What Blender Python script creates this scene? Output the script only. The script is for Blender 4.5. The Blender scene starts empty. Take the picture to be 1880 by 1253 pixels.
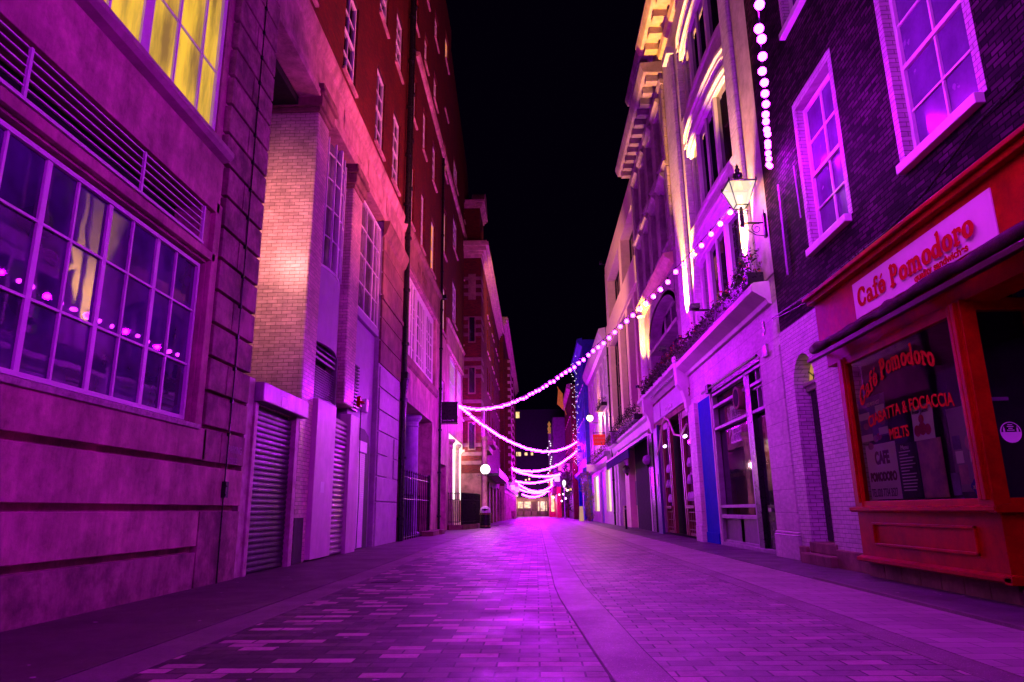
import bpy, bmesh, math, random
from mathutils import Vector, Matrix
random.seed(7)
C = bpy.context.scene.collection
# ------------------------------------------------------------------ camera
F, CX, CY, H = 1250.0, 940.0, 626.5, 1.05
def _n(v): v = Vector(v); v.normalize(); return v
_yc = _n((985-CX, -(937-CY), -F)); _zc = Vector((878-CX, 4400+CY, -F)); _zc = _n(_zc-_zc.dot(_yc)*_yc); _xc = _yc.cross(_zc)
ROT = Matrix((_xc, _yc, _zc))
cd = bpy.data.cameras.new('camera'); cam = bpy.data.objects.new('camera', cd); C.objects.link(cam)
cd.sensor_width = 36; cd.lens = F/1880*36; cd.clip_start = .05; cd.clip_end = 600
cam.matrix_world = Matrix.Translation((0, 0, H)) @ ROT.to_4x4()
bpy.context.scene.camera = cam
# ------------------------------------------------------------------ world: night sky
w = bpy.data.worlds.new('World'); bpy.context.scene.world = w; w.use_nodes = True
w.node_tree.nodes['Background'].inputs[0].default_value = (.30, .04, 1, 1)
w.node_tree.nodes['Background'].inputs[1].default_value = .0022
vs = bpy.context.scene.view_settings
vs.view_transform = 'Standard'; vs.look = 'None'; vs.exposure = 0; vs.gamma = 1
bpy.context.scene.cycles.max_bounces = 6
bpy.context.scene.cycles.sample_clamp_indirect = 4
PURPLE = (.53, .0, 1.0); WARM = (1, .50, .08); BULBW = 245.0
# ------------------------------------------------------------------ survey helpers (photo pixel -> point on a real plane of the street)
def _ray(px, py): return ROT @ Vector((px-CX, CY-py, -F))
def onX(px, py, X0): d = _ray(px, py); t = X0/d.x; return Vector((X0, d.y*t, H+d.z*t))
def onY(px, py, Y0): d = _ray(px, py); t = Y0/d.y; return Vector((d.x*t, Y0, H+d.z*t))
# ------------------------------------------------------------------ materials
def newmat(name):
    m = bpy.data.materials.new(name); m.use_nodes = True; nt = m.node_tree
    return m, nt, nt.nodes['Principled BSDF'], lambda t, **k: _nd(nt, t, **k)
def _nd(nt, t, **k):
    n = nt.nodes.new('ShaderNode'+t)
    for a, b in k.items():
        if a.startswith('i_'): n.inputs[a[2:].replace('_', ' ')].default_value = b
        else: setattr(n, a, b)
    return n
def mix(nt, a, b, fac, mode='MIX'):
    n = nt.nodes.new('ShaderNodeMix'); n.data_type = 'RGBA'; n.blend_type = mode; n.clamp_factor = True
    for s, v in ((0, fac), (6, a), (7, b)):
        if hasattr(v, 'is_output') or isinstance(v, bpy.types.NodeSocket): nt.links.new(v, n.inputs[s])
        elif s == 0: n.inputs[0].default_value = v
        else: n.inputs[s].default_value = (*v[:3], 1)
    return n.outputs[2]
def ramp(nt, src, stops, interp='LINEAR'):
    n = nt.nodes.new('ShaderNodeValToRGB'); n.color_ramp.interpolation = interp; e = n.color_ramp.elements
    while len(e) < len(stops): e.new(.5)
    for i, (p, v) in enumerate(stops):
        e[i].position = p; e[i].color = (v, v, v, 1) if not hasattr(v, '__len__') else (*v, 1)
    nt.links.new(src, n.inputs[0]); return n.outputs[0]
def coords(nt, uv=False, scale=(1, 1, 1)):
    g = nt.nodes.new('ShaderNodeNewGeometry'); out = g.outputs['Position']
    if uv:      # u = x + y runs along any axis-aligned wall, v = z
        s = nt.nodes.new('ShaderNodeSeparateXYZ'); nt.links.new(out, s.inputs[0])
        a = nt.nodes.new('ShaderNodeMath'); nt.links.new(s.outputs[0], a.inputs[0]); nt.links.new(s.outputs[1], a.inputs[1])
        c = nt.nodes.new('ShaderNodeCombineXYZ'); nt.links.new(a.outputs[0], c.inputs[0]); nt.links.new(s.outputs[2], c.inputs[1]); out = c.outputs[0]
    if scale != (1, 1, 1):
        mp = nt.nodes.new('ShaderNodeMapping'); mp.inputs['Scale'].default_value = scale; nt.links.new(out, mp.inputs[0]); out = mp.outputs[0]
    return out
def noise(nt, vec, sc, det=4, rough=.6):
    n = nt.nodes.new('ShaderNodeTexNoise'); n.inputs['Scale'].default_value = sc; n.inputs['Detail'].default_value = det; n.inputs['Roughness'].default_value = rough
    nt.links.new(vec, n.inputs['Vector']); return n.outputs['Fac']
def bump(nt, bs, hsock, st, dist=.02, prev=None):
    b = nt.nodes.new('ShaderNodeBump'); b.inputs['Strength'].default_value = st; b.inputs['Distance'].default_value = dist
    nt.links.new(hsock, b.inputs['Height'])
    if prev: nt.links.new(prev, b.inputs['Normal'])
    nt.links.new(b.outputs[0], bs.inputs['Normal']); return b.outputs[0]
def M(name, col, rough=.6, metal=0, var=.35, streak=.0, sc=3, bmp=.15, col2=None, spec=.3, grime=0, emit=None, estr=0):
    m, nt, bs, N = newmat(name); P = coords(nt)
    c2 = col2 or tuple(x*(1-var) for x in col)
    f = ramp(nt, noise(nt, P, sc, 6, .65), ((.35, 0.), (.65, 1.)))
    c = mix(nt, c2, col, f)
    if streak:
        f2 = ramp(nt, noise(nt, coords(nt, scale=(1.7, 1.7, .3)), 1.3, 9, .75), ((.36, 1-streak), (.6, 1.)))
        c = mix(nt, c, f2, 1.0, 'MULTIPLY')
    if grime:
        f3 = ramp(nt, noise(nt, P, .9, 10, .78), ((.40, 1-grime), (.56, 1.)))
        c = mix(nt, c, f3, 1.0, 'MULTIPLY')
        f5 = ramp(nt, noise(nt, P, 14, 6, .8), ((.32, 1-grime*.6), (.45, 1.)))
        c = mix(nt, c, f5, 1.0, 'MULTIPLY')
    nt.links.new(c, bs.inputs['Base Color'])
    nt.links.new(ramp(nt, noise(nt, P, sc*2.3, 4), ((.3, max(.03, rough-.07)), (.7, min(1, rough+.07)))), bs.inputs['Roughness'])
    bs.inputs['Metallic'].default_value = metal; bs.inputs['Specular IOR Level'].default_value = spec
    if bmp: bump(nt, bs, noise(nt, P, sc*9, 6, .7), bmp, .01)
    if emit: bs.inputs['Emission Color'].default_value = (*emit, 1); bs.inputs['Emission Strength'].default_value = estr
    return m
def brick(name, c1, c2, mortar, bw=.225, bh=.075, ms=.008, rough=.75, bmp=.5, grime=.3, spec=.3, msm=.3, bias=0, paint=False):
    m, nt, bs, N = newmat(name); uv = coords(nt, True)
    b = nt.nodes.new('ShaderNodeTexBrick'); nt.links.new(uv, b.inputs['Vector'])
    for k, v in (('Scale', 1), ('Brick Width', bw), ('Row Height', bh), ('Mortar Size', ms), ('Mortar Smooth', msm), ('Bias', bias)): b.inputs[k].default_value = v
    b.inputs['Color1'].default_value = (*c1, 1); b.inputs['Color2'].default_value = (*c2, 1); b.inputs['Mortar'].default_value = (*mortar, 1)
    P = coords(nt)
    f3 = ramp(nt, noise(nt, P, .8, 7, .7), ((.36, 1-grime), (.62, 1.)))
    c = mix(nt, b.outputs['Color'], f3, 1.0, 'MULTIPLY')
    f4 = ramp(nt, noise(nt, coords(nt, True, (5, 14, 1)), 1, 3), ((.3, .75), (.7, 1.15)))
    c = mix(nt, c, f4, 1.0, 'MULTIPLY')
    nt.links.new(c, bs.inputs['Base Color']); bs.inputs['Roughness'].default_value = rough; bs.inputs['Specular IOR Level'].default_value = spec
    inv = N('Math', operation='SUBTRACT'); inv.inputs[0].default_value = 1; nt.links.new(b.outputs['Fac'], inv.inputs[1])
    p = bump(nt, bs, inv.outputs[0], bmp, .012)
    bump(nt, bs, noise(nt, P, 22, 6, .7), .3, .01, p)
    return m
def glass(name, tint=(.012, .01, .02), rough=.03, ripple=.015):
    m, nt, bs, N = newmat(name)
    P = coords(nt); bs.inputs['Roughness'].default_value = rough; bs.inputs['Specular IOR Level'].default_value = .9
    nt.links.new(mix(nt, tint, tuple(x*.3 for x in tint), ramp(nt, noise(nt, P, 1.1, 3), ((.35, 0.), (.65, 1.)))), bs.inputs['Base Color'])
    bump(nt, bs, noise(nt, P, 1.3, 2), ripple, .05); return m
def seethru(name, tint=(.8, .8, .85)):
    m, nt, bs, N = newmat(name); nt.nodes.remove(bs)
    t = N('BsdfTransparent'); t.inputs[0].default_value = (*tint, 1); g = N('BsdfGlossy'); g.inputs['Roughness'].default_value = .03
    fr = N('Fresnel'); fr.inputs[0].default_value = 1.5; mx = N('MixShader')
    nt.links.new(fr.outputs[0], mx.inputs[0]); nt.links.new(t.outputs[0], mx.inputs[1]); nt.links.new(g.outputs[0], mx.inputs[2])
    nt.links.new(mx.outputs[0], nt.nodes['Material Output'].inputs[0]); return m
def lit(name, col, st, var=.4, sc=1.2, rough=.3, stretch=(1, 1, 1)):
    m, nt, bs, N = newmat(name); P = coords(nt, scale=stretch)
    c = mix(nt, tuple(x*(1-var) for x in col), col, ramp(nt, noise(nt, P, sc, 5, .6), ((.35, 0.), (.6, 1.))))
    nt.links.new(c, bs.inputs['Emission Color']); bs.inputs['Emission Strength'].default_value = st
    bs.inputs['Base Color'].default_value = (.1, .08, .05, 1); bs.inputs['Roughness'].default_value = rough; return m
# ------------------------------------------------------------------ mesh builder
class MB:
    def __init__(s): s.v = []; s.f = []
    def poly(s, pts, nrm=None):
        pts = [Vector(p) for p in pts]
        if nrm is not None:
            n = Vector((0, 0, 0))
            for i in range(len(pts)):
                a, b = pts[i], pts[(i+1) % len(pts)]
                n += Vector(((a.y-b.y)*(a.z+b.z), (a.z-b.z)*(a.x+b.x), (a.x-b.x)*(a.y+b.y)))
            if n.dot(Vector(nrm)) < 0: pts.reverse()
        i = len(s.v); s.v += pts; s.f.append(tuple(range(i, i+len(pts)))); return s
    def box(s, x0, x1, y0, y1, z0, z1):
        x0, x1 = sorted((x0, x1)); y0, y1 = sorted((y0, y1)); z0, z1 = sorted((z0, z1))
        i = len(s.v); s.v += [Vector(p) for p in ((x0,y0,z0),(x1,y0,z0),(x1,y1,z0),(x0,y1,z0),(x0,y0,z1),(x1,y0,z1),(x1,y1,z1),(x0,y1,z1))]
        s.f += [tuple(i+k for k in q) for q in ((3,2,1,0),(4,5,6,7),(0,1,5,4),(1,2,6,5),(2,3,7,6),(3,0,4,7))]; return s
    def prism(s, pts, vec):      # closed outline swept along vec
        pts = [Vector(p) for p in pts]; vec = Vector(vec); n = len(pts); i = len(s.v)
        s.v += pts + [p+vec for p in pts]
        s.f += [tuple(range(i, i+n))[::-1], tuple(range(i+n, i+2*n))] + [(i+k, i+(k+1) % n, i+n+(k+1) % n, i+n+k) for k in range(n)]; return s
    def prof(s, prof, X0, o, y0, y1):   # profile [(out, z)] run along the street
        return s.prism([(X0+o*a, y0, z) for a, z in prof], (0, y1-y0, 0))
    def tube(s, pts, r, n=8, caps=True, r2=None):
        pts = [Vector(p) for p in pts]; N = len(pts); base = len(s.v); up = None
        for k, p in enumerate(pts):
            t = (pts[min(k+1, N-1)]-pts[max(k-1, 0)]).normalized()
            if up is None: up = t.orthogonal().normalized()
            up = (up-t*up.dot(t)).normalized(); b = t.cross(up)
            rr = r if r2 is None else r+(r2-r)*k/(N-1)
            if isinstance(r, (list, tuple)): rr = r[k]
            for j in range(n):
                a = 2*math.pi*j/n; s.v.append(p+(up*math.cos(a)+b*math.sin(a))*rr)
        for k in range(N-1):
            for j in range(n): s.f.append((base+k*n+j, base+k*n+(j+1) % n, base+(k+1)*n+(j+1) % n, base+(k+1)*n+j))
        if caps: s.f += [tuple(base+j for j in range(n))[::-1], tuple(base+(N-1)*n+j for j in range(n))]
        return s
    def lathe(s, c, prof, n=16, a0=0, a1=2*math.pi):    # prof [(r, z)] about a vertical axis at c
        c = Vector(c); base = len(s.v); full = abs(a1-a0-2*math.pi) < 1e-6; m = n if full else n+1
        for r, z in prof:
            for j in range(m):
                a = a0+(a1-a0)*j/n; s.v.append(c+Vector((r*math.cos(a), r*math.sin(a), z)))
        for k in range(len(prof)-1):
            for j in range(n):
                j2 = (j+1) % m; s.f.append((base+k*m+j, base+k*m+j2, base+(k+1)*m+j2, base+(k+1)*m+j))
        return s
    def ball(s, c, r, n=10, sz=1): return s.lathe(c, [(max(1e-4, r*math.sin(math.pi*k/(n-2))), -r*sz*math.cos(math.pi*k/(n-2))) for k in range(n-1)], n)
    def leaves(s, n, c, ext, size, seed=0, shape='box', lw=.45):
        R = random.Random(seed)
        for _ in range(n):
            while 1:
                p = Vector((R.uniform(-1, 1), R.uniform(-1, 1), R.uniform(-1, 1)))
                if shape == 'box' or p.length <= 1: break
            p = Vector(c)+Vector((p.x*ext[0], p.y*ext[1], p.z*ext[2]))
            a = Vector((R.gauss(0, 1), R.gauss(0, 1), R.gauss(.3, 1))).normalized(); b = a.orthogonal().normalized()
            b = (b*math.cos(k := R.uniform(0, 6.3))+a.cross(b)*math.sin(k)); L = size*R.uniform(.6, 1.4)
            s.poly([p-a*L*.5, p+b*L*lw*.5, p+a*L*.5, p-b*L*lw*.5])
        return s
    def build(s, name, mat, parent=None, smooth=False, bevel=0):
        me = bpy.data.meshes.new(name); me.from_pydata([tuple(v) for v in s.v], [], s.f); me.update()
        if smooth:
            for p in me.polygons: p.use_smooth = True
        o = bpy.data.objects.new(name, me); C.objects.link(o); me.materials.append(mat)
        if bevel: m = o.modifiers.new('b', 'BEVEL'); m.width = bevel; m.segments = 2; m.limit_method = 'ANGLE'
        if parent: o.parent = parent; o.matrix_parent_inverse = Matrix.Translation(-Vector(parent.location))
        return o
def tag(o, label, cat, group=None, kind=None):
    o['label'] = label; o['category'] = cat
    if group: o['group'] = group
    if kind: o['kind'] = kind
    return o
def thing(name, label, cat, loc=(0, 0, 0), group=None):
    o = bpy.data.objects.new(name, None); C.objects.link(o); o.location = loc; o.empty_display_size = .2
    return tag(o, label, cat, group)
def struct(name, mb, mat, parent=None):
    o = mb.build(name, mat, parent)
    if not parent: o['kind'] = 'structure'
    return o
def lamp(name, kind, loc, power, col, r=.05, parent=None, **k):
    l = bpy.data.lights.new(name, kind); l.energy = power; l.color = col; l.shadow_soft_size = r
    for a, b in k.items(): setattr(l, a, b)
    o = bpy.data.objects.new(name, l); C.objects.link(o); o.location = loc
    if parent: o.parent = parent; o.matrix_parent_inverse = Matrix.Translation(-Vector(parent.location))
    return o
def aim(o, target):
    d = Vector(target)-o.location; o.rotation_euler = d.to_track_quat('-Z', 'Y').to_euler()
# ------------------------------------------------------------------ facades.  o = +1: wall faces +X (stands on the X<0 side), o = -1: faces -X
def grid_wall(mb, X0, o, y0, y1, z0, z1, holes, rd=.2, deep=5.0, top=True):
    ys = sorted({y0, y1, *[h[0] for h in holes], *[h[1] for h in holes]}); zs = sorted({z0, z1, *[h[2] for h in holes], *[h[3] for h in holes]})
    ys = [y for y in ys if y0 <= y <= y1]; zs = [z for z in zs if z0 <= z <= z1]
    for a, b in zip(ys, ys[1:]):
        for c, d in zip(zs, zs[1:]):
            ym, zm = (a+b)/2, (c+d)/2
            if any(h[0] < ym < h[1] and h[2] < zm < h[3] for h in holes): continue
            mb.poly([(X0, a, c), (X0, b, c), (X0, b, d), (X0, a, d)], (o, 0, 0))
    for h in holes:
        a, b, c, d = h[:4]; X1 = X0-o*(h[4] if len(h) > 4 else rd)
        mb.poly([(X0, a, c), (X1, a, c), (X1, a, d), (X0, a, d)], (0, 1, 0)); mb.poly([(X0, b, c), (X1, b, c), (X1, b, d), (X0, b, d)], (0, -1, 0))
        mb.poly([(X0, a, c), (X1, a, c), (X1, b, c), (X0, b, c)], (0, 0, 1)); mb.poly([(X0, a, d), (X1, a, d), (X1, b, d), (X0, b, d)], (0, 0, -1))
    X1 = X0-o*deep
    mb.poly([(X0, y0, z0), (X1, y0, z0), (X1, y0, z1), (X0, y0, z1)], (0, -1, 0)); mb.poly([(X0, y1, z0), (X1, y1, z0), (X1, y1, z1), (X0, y1, z1)], (0, 1, 0))
    if top: mb.poly([(X0, y0, z1), (X1, y0, z1), (X1, y1, z1), (X0, y1, z1)], (0, 0, 1))
    return mb
def sash(parent, X0, o, y0, y1, z0, z1, fm, gm, nx=2, nz=4, rd=.14, fr=.07, bar=.03, sill=.09, name='window', meet=True, silm=None, pane='pane', bars=None, zbars=None, proud=0):
    """frame with glazing bars, pane behind, sill under it"""
    X1 = X0-o*rd; f = MB(); t = .06
    f.box(X1, X1+o*t, y0, y0+fr, z0, z1).box(X1, X1+o*t, y1-fr, y1, z0, z1)
    f.box(X1+o*.002, X1+o*(t-.002), y0+fr, y1-fr, z0, z0+fr).box(X1+o*.002, X1+o*(t-.002), y0+fr, y1-fr, z1-fr, z1)
    Y0, Y1, Z0, Z1 = y0+fr, y1-fr, z0+fr, z1-fr
    for y, bw in (bars if bars is not None else [(Y0+(Y1-Y0)*k/nx, bar) for k in range(1, nx)]): f.box(X1+o*.012, X1+o*.045, y-bw/2, y+bw/2, Z0, Z1)
    for z in (zbars if zbars is not None else [Z0+(Z1-Z0)*k/nz for k in range(1, nz)]):
        m = meet and abs(z-(Z0+Z1)/2) < .02; hw = .035 if m else bar/2
        f.box(X1+o*.015, X1+o*(.065 if m else .042), Y0, Y1, z-hw, z+hw)
    fo = f.build(name, fm, parent)
    MB().box(X1+o*.003, X1+o*.01, y0+fr*.6, y1-fr*.6, z0+fr*.6, z1-fr*.6).build(pane, gm, fo)
    if sill: MB().box(X0-o*(rd-.07), X0+o*(.09+proud), y0-.07, y1+.07, z0-sill, z0-.002).build('sill', silm or fm, fo, bevel=.012)
    return fo
def text_obj(name, s, size, mat, parent, org, xd, ud, bold=0, align='LEFT', depth=.004, sx=1, warp=None, spacing=1):
    cu = bpy.data.curves.new('tmp', 'FONT'); cu.body = s; cu.size = size; cu.offset = bold; cu.align_x = align; cu.extrude = depth/2; cu.space_character = spacing
    ob = bpy.data.objects.new('tmp', cu); C.objects.link(ob); dg = bpy.context.evaluated_depsgraph_get()
    me = bpy.data.meshes.new_from_object(ob.evaluated_get(dg)); bpy.data.objects.remove(ob)
    xd = Vector(xd).normalized(); ud = Vector(ud).normalized(); nd = xd.cross(ud); org = Vector(org)
    for v in me.vertices:
        x, y, z = v.co.x*sx, v.co.y, v.co.z
        if warp: x, y = warp(x, y)
        v.co = org+xd*x+ud*y+nd*z
    me.materials.clear(); me.materials.append(mat); o = bpy.data.objects.new(name, me); C.objects.link(o)
    if parent: o.parent = parent; o.matrix_parent_inverse = Matrix.Translation(-Vector(parent.location))
    return o
# fat soft-serif lettering built from strokes: glyph -> (advance, strokes), stroke = [(x, y, width), ...]
def _arc(cx, cy, rx, ry, a0, a1, w0, w1, n=14):
    r = []
    for k in range(n+1):
        a = math.radians(a0+(a1-a0)*k/n); q = abs(math.cos(a)); r.append((cx+rx*math.cos(a), cy+ry*math.sin(a), w1+(w0-w1)*q))
    return r
GL = {
 'C': (.66, [_arc(.33, .35, .24, .29, 38, 322, .17, .09), [(.53, .46, .10), (.53, .60, .09)]]),
 'a': (.52, [_arc(.2, .14, .12, .105, 0, 360, .12, .08), [(.36, .08, .13), (.36, .34, .13)], _arc(.235, .34, .125, .09, 0, 160, .12, .09), [(.36, .05, .1), (.46, .05, .09)]]),
 'f': (.38, [[(.17, .04, .13), (.17, .55, .13)], _arc(.28, .56, .11, .1, 180, 40, .12, .09), [(.05, .43, .08), (.32, .43, .08)], [(.06, .04, .08), (.29, .04, .08)]]),
 'e': (.5, [_arc(.24, .24, .15, .185, 10, 325, .15, .08), [(.12, .26, .07), (.38, .26, .07)]]),
 'P': (.62, [[(.17, .04, .16), (.17, .66, .16)], _arc(.3, .5, .15, .15, -90, 90, .16, .09), [(.1, .65, .09), (.3, .65, .09)], [(.17, .35, .08), (.3, .35, .08)], [(.05, .04, .08), (.31, .04, .08)]]),
 'o': (.52, [_arc(.25, .24, .16, .185, 0, 360, .16, .08, 20)]),
 'm': (.84, [[(.13, .04, .13), (.13, .42, .13)], _arc(.25, .31, .12, .11, 160, 0, .13, .1), [(.38, .3, .13), (.38, .04, .13)], _arc(.51, .31, .12, .11, 160, 0, .13, .1), [(.64, .3, .13), (.64, .04, .13)], [(.04, .04, .07), (.22, .04, .07)], [(.31, .04, .07), (.46, .04, .07)], [(.56, .04, .07), (.74, .04, .07)], [(.04, .42, .07), (.13, .42, .08)]]),
 'd': (.56, [_arc(.22, .22, .135, .165, 0, 360, .14, .08, 18), [(.4, .04, .13), (.4, .68, .13)], [(.32, .68, .07), (.4, .68, .08)], [(.4, .04, .08), (.5, .04, .07)]]),
 'r': (.44, [[(.14, .04, .13), (.14, .42, .13)], _arc(.27, .3, .13, .11, 150, 50, .12, .1), [(.35, .36, .12), (.36, .34, .12)], [(.04, .04, .07), (.27, .04, .07)], [(.05, .42, .07), (.14, .42, .08)]]),
}
def fat_text(name, s, width, height, mat, parent, org, xd, ud, warp=None):
    xd = Vector(xd).normalized(); ud = Vector(ud).normalized(); nd = xd.cross(ud); org = Vector(org)
    total = sum(.26 if ch == ' ' else GL['e' if ch == 'é' else ch][0] for ch in s); kx = width/total; ky = height/.72; mb = MB(); pen = 0; e = 0
    def P(x, y, k):
        X, Y = x*kx, y*ky
        if warp: X, Y = warp(X, Y)
        return org+xd*X+ud*Y+nd*(.002+k*.00006)
    for ch in s:
        if ch == ' ': pen += .26; continue
        adv, st = GL['e' if ch == 'é' else ch]; adv *= .97; st = [[(x, y, w_*1.16) for x, y, w_ in q] for q in st]
        if ch == 'é': st.append([(.2, .52, .06), (.32, .62, .09)])
        for line in st:
            for i, (x, y, wd) in enumerate(line):
                e += 1; mb.poly([P(pen+x+math.cos(a)*wd/2, y+math.sin(a)*wd/2, e) for a in [2*math.pi*q/12 for q in range(12)]], nd)
                if i:
                    x0, y0, w0 = line[i-1]; dx, dy = x-x0, y-y0; L = math.hypot(dx, dy) or 1; nx, ny = -dy/L, dx/L; e += 1
                    mb.poly([P(pen+x0+nx*w0/2, y0+ny*w0/2, e), P(pen+x+nx*wd/2, y+ny*wd/2, e), P(pen+x-nx*wd/2, y-ny*wd/2, e), P(pen+x0-nx*w0/2, y0-ny*w0/2, e)], nd)
        pen += adv
    return mb.build(name, mat, parent)
# ------------------------------------------------------------------ shared materials
m_stone = M('aged stone', (.70, .36, .36), .75, var=.4, streak=.4, sc=1.6, bmp=.6, grime=.38)
m_stone_dk = M('sooty stone', (.33, .17, .13), .8, var=.45, streak=.3, sc=1.5, bmp=.4, grime=.4)
m_conc = M('weathered concrete', (.50, .30, .24), .75, var=.3, streak=.4, sc=1.4, bmp=.3, grime=.3)
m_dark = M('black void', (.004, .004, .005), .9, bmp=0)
m_black = M('black gloss paint', (.012, .011, .014), .3, bmp=.05, sc=6)
m_white = M('white gloss paint', (.72, .68, .70), .35, var=.12, bmp=.05, sc=4)
m_whitewall = M('white painted stone', (.66, .58, .62), .5, var=.15, streak=.15, sc=1.5, bmp=.12, grime=.12)
m_ashlar = brick('white painted ashlar', (.68, .58, .64), (.60, .51, .57), (.30, .24, .28), bw=1.25, bh=.47, ms=.006, rough=.5, bmp=.5, grime=.3, spec=.2, msm=.1)
m_cream = M('cream render', (.62, .50, .36), .6, var=.15, bmp=.1)
m_redbrick = brick('red brick', (.15, .007, .006), (.085, .004, .004), (.06, .012, .012), grime=.4)
m_darkbrick = brick('dark stock brick', (.085, .016, .066), (.010, .003, .010), (.005, .002, .005), ms=.012, grime=.6, bmp=1.0, spec=.06, rough=.85)
m_glaze = brick('glazed white brick', (.80, .55, .52), (.50, .33, .32), (.16, .06, .08), bw=.235, bh=.086, ms=.005, rough=.28, bmp=.8, grime=.4, spec=.5, bias=-.3)
m_paintbrick = brick('white painted brick', (.60, .50, .55), (.50, .42, .48), (.22, .16, .2), ms=.007, rough=.45, bmp=1.0, grime=.25)
m_glass = glass('dark window glass')
m_glass_v = glass('curtained glass', (.22, .16, .22), .12)
m_yel = lit('amber lit glass', (1, .60, .02), .95, .75, 1.0, stretch=(2.5, 2.5, .5))
m_orange = lit('orange lit glass', (1, .36, .02), 1.1, .5)
m_warmlit = lit('warm shop glow', (1, .66, .25), 1.6, .5, 2.5)
m_red = M('red gloss paint', (.46, .007, .003), .36, var=.3, bmp=.1, sc=5, spec=.12, grime=.35)
m_blue = M('deep blue paint', (.004, .02, .42), .6, bmp=.0, var=.15, spec=.02)
m_metal = M('galvanised steel', (.38, .35, .38), .38, metal=.75, var=.3, streak=.3, sc=2)
m_leaf = M('dark leaves', (.035, .07, .02), .5, var=.5, sc=8, bmp=0)
m_leaf2 = M('light leaves', (.12, .12, .03), .5, var=.5, sc=8, bmp=0)
m_flower = M('red flowers', (.35, .02, .02), .5, bmp=0)
# ------------------------------------------------------------------ ground
def sett_mat():
    m, nt, bs, N = newmat('concrete block paving'); P = coords(nt)
    wv = N('TexNoise'); wv.inputs['Scale'].default_value = .35; nt.links.new(P, wv.inputs['Vector'])
    b = N('TexBrick'); nt.links.new(P, b.inputs['Vector'])
    for k, v in (('Scale', 1), ('Brick Width', .30), ('Row Height', .155), ('Mortar Size', .008), ('Mortar Smooth', .1), ('Bias', 0)): b.inputs[k].default_value = v
    b.inputs['Color1'].default_value = (0, 0, 0, 1); b.inputs['Color2'].default_value = (1, 1, 1, 1); b.inputs['Mortar'].default_value = (.5, .5, .5, 1)
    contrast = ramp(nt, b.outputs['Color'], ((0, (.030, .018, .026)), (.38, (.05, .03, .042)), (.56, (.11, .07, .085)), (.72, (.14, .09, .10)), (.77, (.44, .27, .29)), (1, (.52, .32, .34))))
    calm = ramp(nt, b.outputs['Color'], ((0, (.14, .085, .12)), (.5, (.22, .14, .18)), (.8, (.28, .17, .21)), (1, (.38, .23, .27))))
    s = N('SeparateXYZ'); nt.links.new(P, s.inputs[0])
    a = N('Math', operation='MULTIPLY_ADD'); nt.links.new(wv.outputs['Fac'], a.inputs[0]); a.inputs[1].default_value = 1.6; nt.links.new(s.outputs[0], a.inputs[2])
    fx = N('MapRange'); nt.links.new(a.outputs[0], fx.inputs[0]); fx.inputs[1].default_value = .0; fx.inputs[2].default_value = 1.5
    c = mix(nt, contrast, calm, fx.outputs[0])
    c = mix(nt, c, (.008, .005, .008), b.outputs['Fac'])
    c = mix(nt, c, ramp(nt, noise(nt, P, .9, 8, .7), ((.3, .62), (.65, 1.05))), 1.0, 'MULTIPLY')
    c = mix(nt, c, ramp(nt, noise(nt, P, 60, 3, .7), ((.3, .8), (.7, 1.12))), 1.0, 'MULTIPLY')
    vo = N('TexVoronoi'); vo.inputs['Scale'].default_value = 2.2; nt.links.new(P, vo.inputs['Vector'])
    c = mix(nt, c, ramp(nt, vo.outputs['Distance'], ((.035, .35), (.06, 1.))), 1.0, 'MULTIPLY')
    c = mix(nt, c, ramp(nt, noise(nt, P, 5, 8, .8), ((.36, .6), (.5, 1.05))), 1.0, 'MULTIPLY')
    nt.links.new(c, bs.inputs['Base Color'])
    nt.links.new(ramp(nt, noise(nt, P, 1.2, 6, .7), ((.3, .36), (.7, .66))), bs.inputs['Roughness']); bs.inputs['Specular IOR Level'].default_value = .38
    inv = N('Math', operation='SUBTRACT'); inv.inputs[0].default_value = 1; nt.links.new(b.outputs['Fac'], inv.inputs[1])
    p = bump(nt, bs, inv.outputs[0], 1.0, .012); p = bump(nt, bs, noise(nt, P, 45, 6, .75), .6, .008, p); p = bump(nt, bs, b.outputs['Color'], .35, .006, p); bump(nt, bs, noise(nt, P, 2.2, 3), .4, .03, p)
    return m
def asphalt_mat(name, col, sc=70, spark=0, rough=.62, grime=.4):
    m, nt, bs, N = newmat(name); P = coords(nt)
    c = mix(nt, tuple(x*.55 for x in col), col, ramp(nt, noise(nt, P, sc, 4, .8), ((.35, 0.), (.65, 1.))))
    if spark: c = mix(nt, c, (.75, .6, .65), ramp(nt, noise(nt, P, 95, 2, .5), ((.66, 0.), (.72, spark))))
    c = mix(nt, c, ramp(nt, noise(nt, P, .8, 8, .7), ((.32, 1-grime), (.62, 1.1))), 1.0, 'MULTIPLY')
    nt.links.new(c, bs.inputs['Base Color'])
    nt.links.new(ramp(nt, noise(nt, P, 1.1, 5, .7), ((.3, rough-.15), (.7, rough+.15))), bs.inputs['Roughness'])
    p = bump(nt, bs, noise(nt, P, sc, 5, .8), .5, .006); bump(nt, bs, noise(nt, P, 1.6, 4), .25, .03, p); return m
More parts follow.
